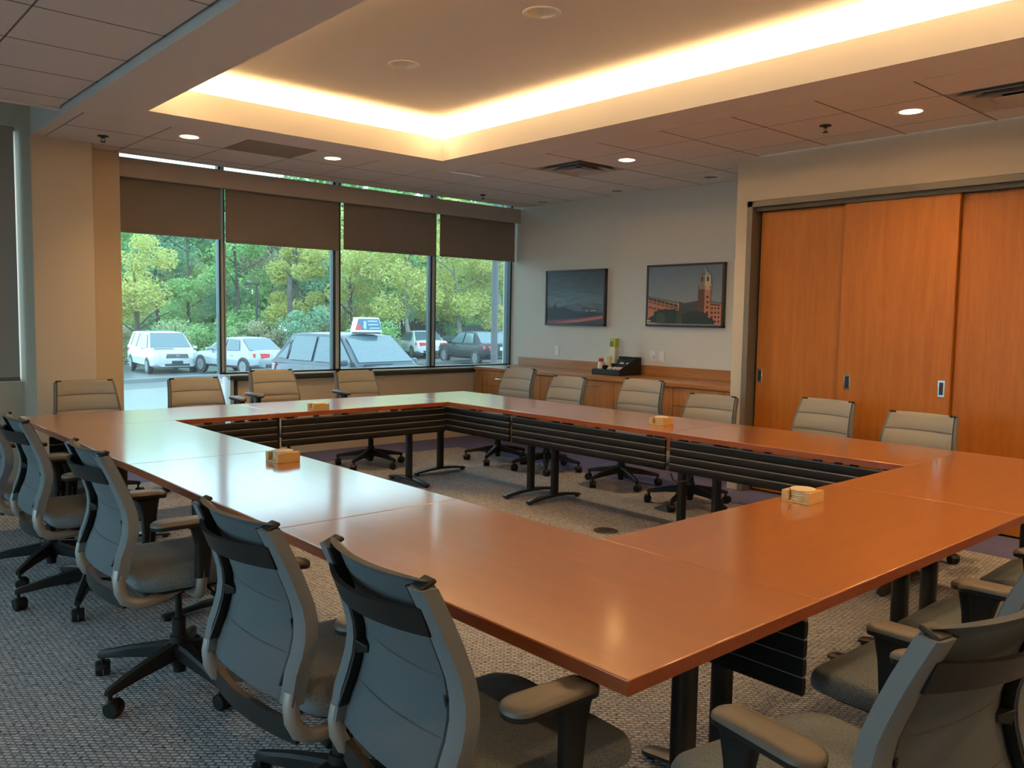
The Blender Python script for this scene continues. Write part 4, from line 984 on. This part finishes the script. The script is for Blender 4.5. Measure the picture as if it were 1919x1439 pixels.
    MB().bx(hl + .0, hl + .025, -.22, .22, .46, .58).build('front_plate', trim_d, t, bevel=.005)
    MB().bx(-hl - .03, -hl + .02, -.24, .24, deck - .30, deck - .15).build('rear_plate', plate_m, t, bevel=.005)
    MB().bx(-hl - .012, -hl + .05, -hw * .6, hw * .6, .34, .46).build('rear_valance', trim_d, t, bevel=.02)
    MB().bx(hl - .005, hl + .034, -.07, .07, hood - .245, hood - .165).build('emblem', rim_m, t, bevel=.01)
    MB().bx(fb + .02, fb + .06, -hw * .7, hw * .1, belt + .015, belt + .04).build('wiper', trim_d, t)
    return t
def at(px, D):
    k = ((px - 959.5) / F_PX); r = _r2 * k + _fw
    # horizon-level direction at this column
    h = Vector((r.x, r.y, 0)); fwd = h.dot(_fw)
    return (h.x / fwd * D, h.y / fwd * D)
x, y = at(305, 36.5); van = car(x, y, 264, 5.1, 1.98, 1.74, paint_w, 'white minivan facing the building behind the left window', 'van')
MB().bx(-1.0, -.1, -.45, .45, 1.735, 1.775).build('sunroof', car_glass, van, bevel=.02)
x, y = at(452, 34.2); car(x, y, 101, 4.75, 1.82, 1.47, paint_s, 'silver sedan seen from behind, right of the minivan')
x, y = at(548, 47); car(x, y, 95, 4.7, 1.82, 1.50, paint_g, 'dark grey car mostly hidden behind the silver sedan')
x, y = at(672, 19.0); suv = car(x, y, 277, 4.6, 1.86, 1.70, paint_d, 'dark blue hatchback with a white delivery sign on its roof', 'suv')
x, y = at(786, 46); car(x, y, 72, 4.75, 1.82, 1.46, paint_w, 'white sedan seen from behind the hatchback')
x, y = at(893, 38.0); car(x, y, 80, 4.85, 1.82, 1.46, paint_b, 'black sedan seen from behind in the right window')
x, y = at(892, 50); car(x, y, 97, 4.7, 1.85, 1.72, paint_g, 'grey utility vehicle roof showing behind the black sedan', 'suv')

# roof sign on the hatchback
def lettering(name, txt, size, m, parent, loc, rot):
    c = bpy.data.curves.new(name, 'FONT'); c.body = txt; c.size = size; c.extrude = .004; c.align_x = 'LEFT'; c.align_y = 'CENTER'
    tmp = bpy.data.objects.new(name, c); COL.objects.link(tmp)
    dg = bpy.context.evaluated_depsgraph_get()
    me = bpy.data.meshes.new_from_object(tmp.evaluated_get(dg))
    bpy.data.objects.remove(tmp); me.materials.clear(); me.materials.append(m)
    o = bpy.data.objects.new(name, me); COL.objects.link(o); o.parent = parent; o.location = loc; o.rotation_euler = rot
    return o
sign_w = mat('sign_white', (.80, .84, .86), .35); sign_b = mat('sign_blue', (.05, .13, .24), .4); sign_r = mat('sign_red', (.60, .05, .06), .4)
sx, sy, sz = suv.location; ang = math.radians(272)
sg = empty('roof_sign', (sx + .30 * math.cos(ang), sy + .30 * math.sin(ang), sz + 1.725), math.radians(-3), 'white edged delivery sign with lettering on the dark hatchback roof', 'sign')
# local x runs left to right as seen from the building, -y towards the building
MB().prism([(-.36, 0), (.36, 0), (.27, .33), (-.27, .33)], 'Y', -.10, .10).build('sign_shell', sign_w, sg, bevel=.015)
MB().prism([(-.32, .05), (.335, .05), (.26, .30), (-.25, .30)], 'Y', -.106, .106).build('sign_face', sign_b, sg, smooth=0)
MB().prism([(-.33, .05), (-.19, .05), (-.20, .18), (-.29, .18)], 'Y', -.110, .110).build('red_block', sign_r, sg, smooth=0)
MB().prism([(-.13, .09), (-.05, .07), (-.06, .24), (-.12, .26)], 'Y', -.110, .110).build('logo_tile', mat('sign_pale_blue', (.35, .45, .62), .4), sg, bevel=.004)
lettering('lettering', "DOMINO'S", .052, sign_w, sg, (-.03, -.112, .245), (math.pi / 2, 0, 0))
lettering('lettering', "DOMINO'S", .052, sign_w, sg, (-.01, -.112, .170), (math.pi / 2, 0, 0))
MB().prism([(.03, .085), (.29, .085), (.285, .105), (.035, .105)], 'Y', -.112, -.105).build('small_line', mat('sign_line', (.4, .6, .75), .4), sg, smooth=0)
MB().bx(-.30, .30, -.12, .12, -.035, .0).build('magnet_base', trim_d, sg, bevel=.01)

# posts and the shed
x, y = at(925, 17.5); gzz = gz(x, y)
lp = MB().lathe([(.001, 0), (.10, 0), (.10, .5), (.072, .55), (.066, 7.5), (.001, 7.5)], n=16).build('light_pole', mat('pole_grey', (.075, .072, .075), .6, spec=.3)); lp.location = (x, y, gzz)
tag(lp, 'thick grey light pole in the right window', 'pole')
x, y = at(482, 46); gzz = gz(x, y)
t = empty('street_lamp', (x, y, gzz), math.radians(-40), 'thin dark lamp post with a flat head among the trees', 'lamp post')
MB().tube([(0, 0, 0), (0, 0, 4.2)], .07, 8, (1, 0, 0)).build('post', trim_d, t); MB().bx(-.62, .12, -.13, .13, 4.12, 4.26).build('lamp_head', trim_d, t, bevel=.02)
x, y = at(544, 46); gzz = gz(x, y)
up_ = MB().lathe([(.001, 0), (.15, 0), (.13, 4.5), (.001, 4.5)], n=10).build('wooden_post', mat('weathered_post', (.10, .085, .07), .9, var=.3, vscale=4)); up_.location = (x, y, gzz)
tag(up_, 'weathered thick wooden post in front of the trees', 'post')
x, y = at(795, 56); gzz = gz(x, y)
t = empty('shed', (x, y, gzz), math.radians(-38), 'dark board enclosure among the trees behind the white sedan', 'shed')
wd = mat('dark_boards', (.05, .042, .038), .85, var=.3, vscale=5)
for k in range(22):
    MB().bx(-2.6 + .24 * k, -2.6 + .24 * k + .22, -.04 + .01 * (k % 2), .0 + .01 * (k % 2), 0, 2.3).build('board', wd, t, smooth=0)
MB().bx(-2.65, 2.7, .02, .12, .4, .5).bx(-2.65, 2.7, .02, .12, 1.9, 2.0).bx(-2.7, -2.6, 0, 2.6, 0, 2.3).build('side_wall', wd, t, smooth=0)

# trees
bark = mat('tree_bark', (.085, .07, .055), .9, var=.3, vscale=6); bark_l = mat('pale_bark', (.26, .24, .20), .9, var=.3, vscale=6)
LF = {'green': leaf_mat('green_leaves', [(.20, .38, .12), (.28, .48, .16), (.38, .56, .22), (.24, .42, .17)]),
      'yellow': leaf_mat('yellow_green_leaves', [(.42, .52, .12), (.56, .58, .14), (.64, .55, .18), (.46, .55, .18), (.60, .44, .18)]),
      'dark': leaf_mat('dark_leaves', [(.20, .36, .22), (.26, .44, .26), (.32, .50, .30), (.23, .40, .25)]),
      'pale': leaf_mat('pale_leaves', [(.38, .52, .24), (.48, .58, .30), (.42, .54, .28), (.52, .52, .30)]),
      'olive': leaf_mat('olive_brown_leaves', [(.36, .38, .20), (.46, .42, .24), (.30, .38, .20), (.48, .38, .24)])}
def tree(px, D, h, cr, z_lo, kind, n, leaf, label, seed, trunk=.14, name='tree', cat='tree', group='trees beyond the car park', bk=None, squash=1.0):
    rr = random.Random(seed); x, y = at(px, D); z0 = gz(x, y)
    t = empty(name, (x, y, z0), 0, label, cat, group)
    if trunk:
        mb = MB(); p = [(0, 0, -.1)]; qx = qy = 0
        for i in range(1, 7):
            qx += rr.uniform(-.14, .14); qy += rr.uniform(-.14, .14); p.append((qx, qy, h * .92 * i / 6))
        mb.tube(p, trunk, 7, (1, 0, 0), [1.25, 1, .85, .7, .5, .35, .15])
        for i in range(7):
            zb = h * rr.uniform(.25, .75); an = rr.uniform(0, 6.28); ln = cr * rr.uniform(.6, .95)
            k = zb / (h * .92) * 6; j = int(k); f = k - j; bxp = [p[j][q] + (p[min(6, j + 1)][q] - p[j][q]) * f for q in range(3)]
            mb.tube([bxp, (bxp[0] + ln * .5 * math.cos(an), bxp[1] + ln * .5 * math.sin(an), zb + ln * .35), (bxp[0] + ln * math.cos(an), bxp[1] + ln * math.sin(an), zb + ln * .6)], trunk * .38, 5, (.1, .2, 1), [1, .7, .25])
        mb.build('trunk', bk or bark, t)
    bl = []
    for i in range(16):
        an = rr.uniform(0, 6.28); k = rr.uniform(.15, 1) ** .6; zz = z_lo + (h - z_lo) * rr.random()
        w = cr * (1 - .45 * abs((zz - z_lo) / (h - z_lo) - .45) * 2 * .6)
        bl.append((k * w * math.cos(an) * .8, k * w * math.sin(an) * .8, zz, cr * rr.uniform(.28, .5)))
    vs, fs = [], []
    n = int(n * 1.8); leaf *= .66
    for i in range(n):
        b = bl[i % 16]
        d = Vector((rr.gauss(0, 1), rr.gauss(0, 1), rr.gauss(0, 1))).normalized() * b[3] * (rr.random() ** .4)
        c = Vector((b[0] + d.x, b[1] + d.y, max(.05, b[2] + d.z * .8 * squash)))
        u = Vector((rr.gauss(0, 1), rr.gauss(0, 1), rr.gauss(0, .7))).normalized(); v = u.orthogonal().normalized()
        v = Matrix.Rotation(rr.uniform(0, 6.28), 3, u) @ v
        s = leaf * rr.uniform(.6, 1.3); q = len(vs)
        vs += [c - u * s, c + v * s * .45, c + u * s, c - v * s * .45]; fs.append((q, q + 1, q + 2, q + 3))
    mb = MB(); mb.v = [tuple(a) for a in vs]; mb.f = fs; mb.m = [0] * len(fs)
    f = mb.build('foliage', LF[kind], t, smooth=0); return t
i = 0
spec = [ # px, D, height, crown radius, lowest leaves, kind, leaves, leaf size, label
    (255, 41, 6.4, 2.2, 2.6, 'yellow', 5200, .13, 'yellow-green tree with reaching branches behind the minivan'),
    (205, 47, 8, 2.6, .6, 'green', 4500, .17, 'green tree at the left edge of the left window'),
    (300, 52, 9, 3.0, .5, 'dark', 5000, .18, 'dark green tree behind the minivan roof'),
    (360, 50, 8.5, 2.2, .6, 'green', 5200, .16, 'slim bright green tree left of the first window post'),
    (405, 54, 9, 2.6, .4, 'dark', 5000, .18, 'dark green tree behind the first window post'),
    (450, 49, 8.5, 2.2, 1.0, 'green', 5200, .16, 'bright green tree right of the first window post'),
    (505, 53, 9, 2.5, .6, 'olive', 5000, .17, 'brownish olive tree behind the silver sedan'),
    (560, 49, 8, 2.0, 1.4, 'yellow', 5000, .15, 'yellowing tree left of the second window post'),
    (585, 55, 9.5, 2.6, .2, 'dark', 5000, .18, 'dark tree behind the second window post'),
    (655, 47, 8, 2.3, 2.0, 'yellow', 5600, .14, 'yellow-green tree above the roof sign'),
    (715, 52, 9, 2.8, 1.0, 'green', 5200, .17, 'green tree above the hatchback windshield'),
    (760, 46, 7.5, 2.4, 2.3, 'yellow', 6000, .14, 'golden tree left of the third window post'),
    (815, 53, 9, 2.6, 1.8, 'yellow', 5600, .16, 'golden tree behind the third window post'),
    (862, 48, 7.5, 2.3, 2.1, 'yellow', 6000, .14, 'golden tree above the black sedan'),
    (870, 57, 9, 2.4, .3, 'green', 5200, .18, 'fresh green tree behind the black sedan'),
    (935, 49, 8, 2.4, 1.6, 'yellow', 5600, .14, 'golden tree behind the grey light pole'),
    (985, 53, 9, 3, .6, 'green', 4000, .18, 'green tree at the right edge of the right window')]
for s in spec:
    tree(*s[:9], seed=i + 11, bk=bark_l if s[0] in (935, 862, 760) else None); i += 1
for k, (px, D, kind, h, cr, lab) in enumerate(((225, 45, 'olive', 1.9, 1.5, 'brownish shrub behind the minivan windshield'), (330, 46, 'pale', 2.0, 1.5, 'pale shrub between the minivan and the silver sedan'), (395, 44, 'green', 1.6, 1.3, 'low green shrub at the first window post'),
        (450, 47, 'pale', 1.8, 1.4, 'pale shrub above the silver sedan roof'), (500, 45, 'olive', 1.9, 1.3, 'olive shrub above the silver sedan boot'), (575, 45, 'dark', 2.6, 1.6, 'dark shrub above the hatchback rear'), (620, 47, 'olive', 3.0, 1.5, 'olive shrub left of the roof sign'), (700, 44, 'green', 2.1, 1.6, 'fresh green shrub right of the roof sign'), (745, 50, 'dark', 3.0, 1.4, 'dark shrub left of the board enclosure'), (850, 54, 'green', 3.4, 1.5, 'bright green shrub right of the board enclosure'))):
    tree(px, D, h, cr, .2, kind, 2600, .12, lab, seed=60 + k, trunk=.05, name='shrub', cat='shrub', group='shrubs at the edge of the car park')
for k, px in enumerate((180, 235, 290, 345, 400, 455, 510, 565, 620, 675, 730, 785, 840, 895, 950, 1010)):
    tree(px, 64 + 5 * (k % 2), 12.5, 4.0, .3, ('green', 'pale', 'green', 'olive')[k % 4], 5200, .46, 'tall tree in the back row of the wood, %s from the left' % ORD[k], seed=90 + k, group='tall trees in the back row')
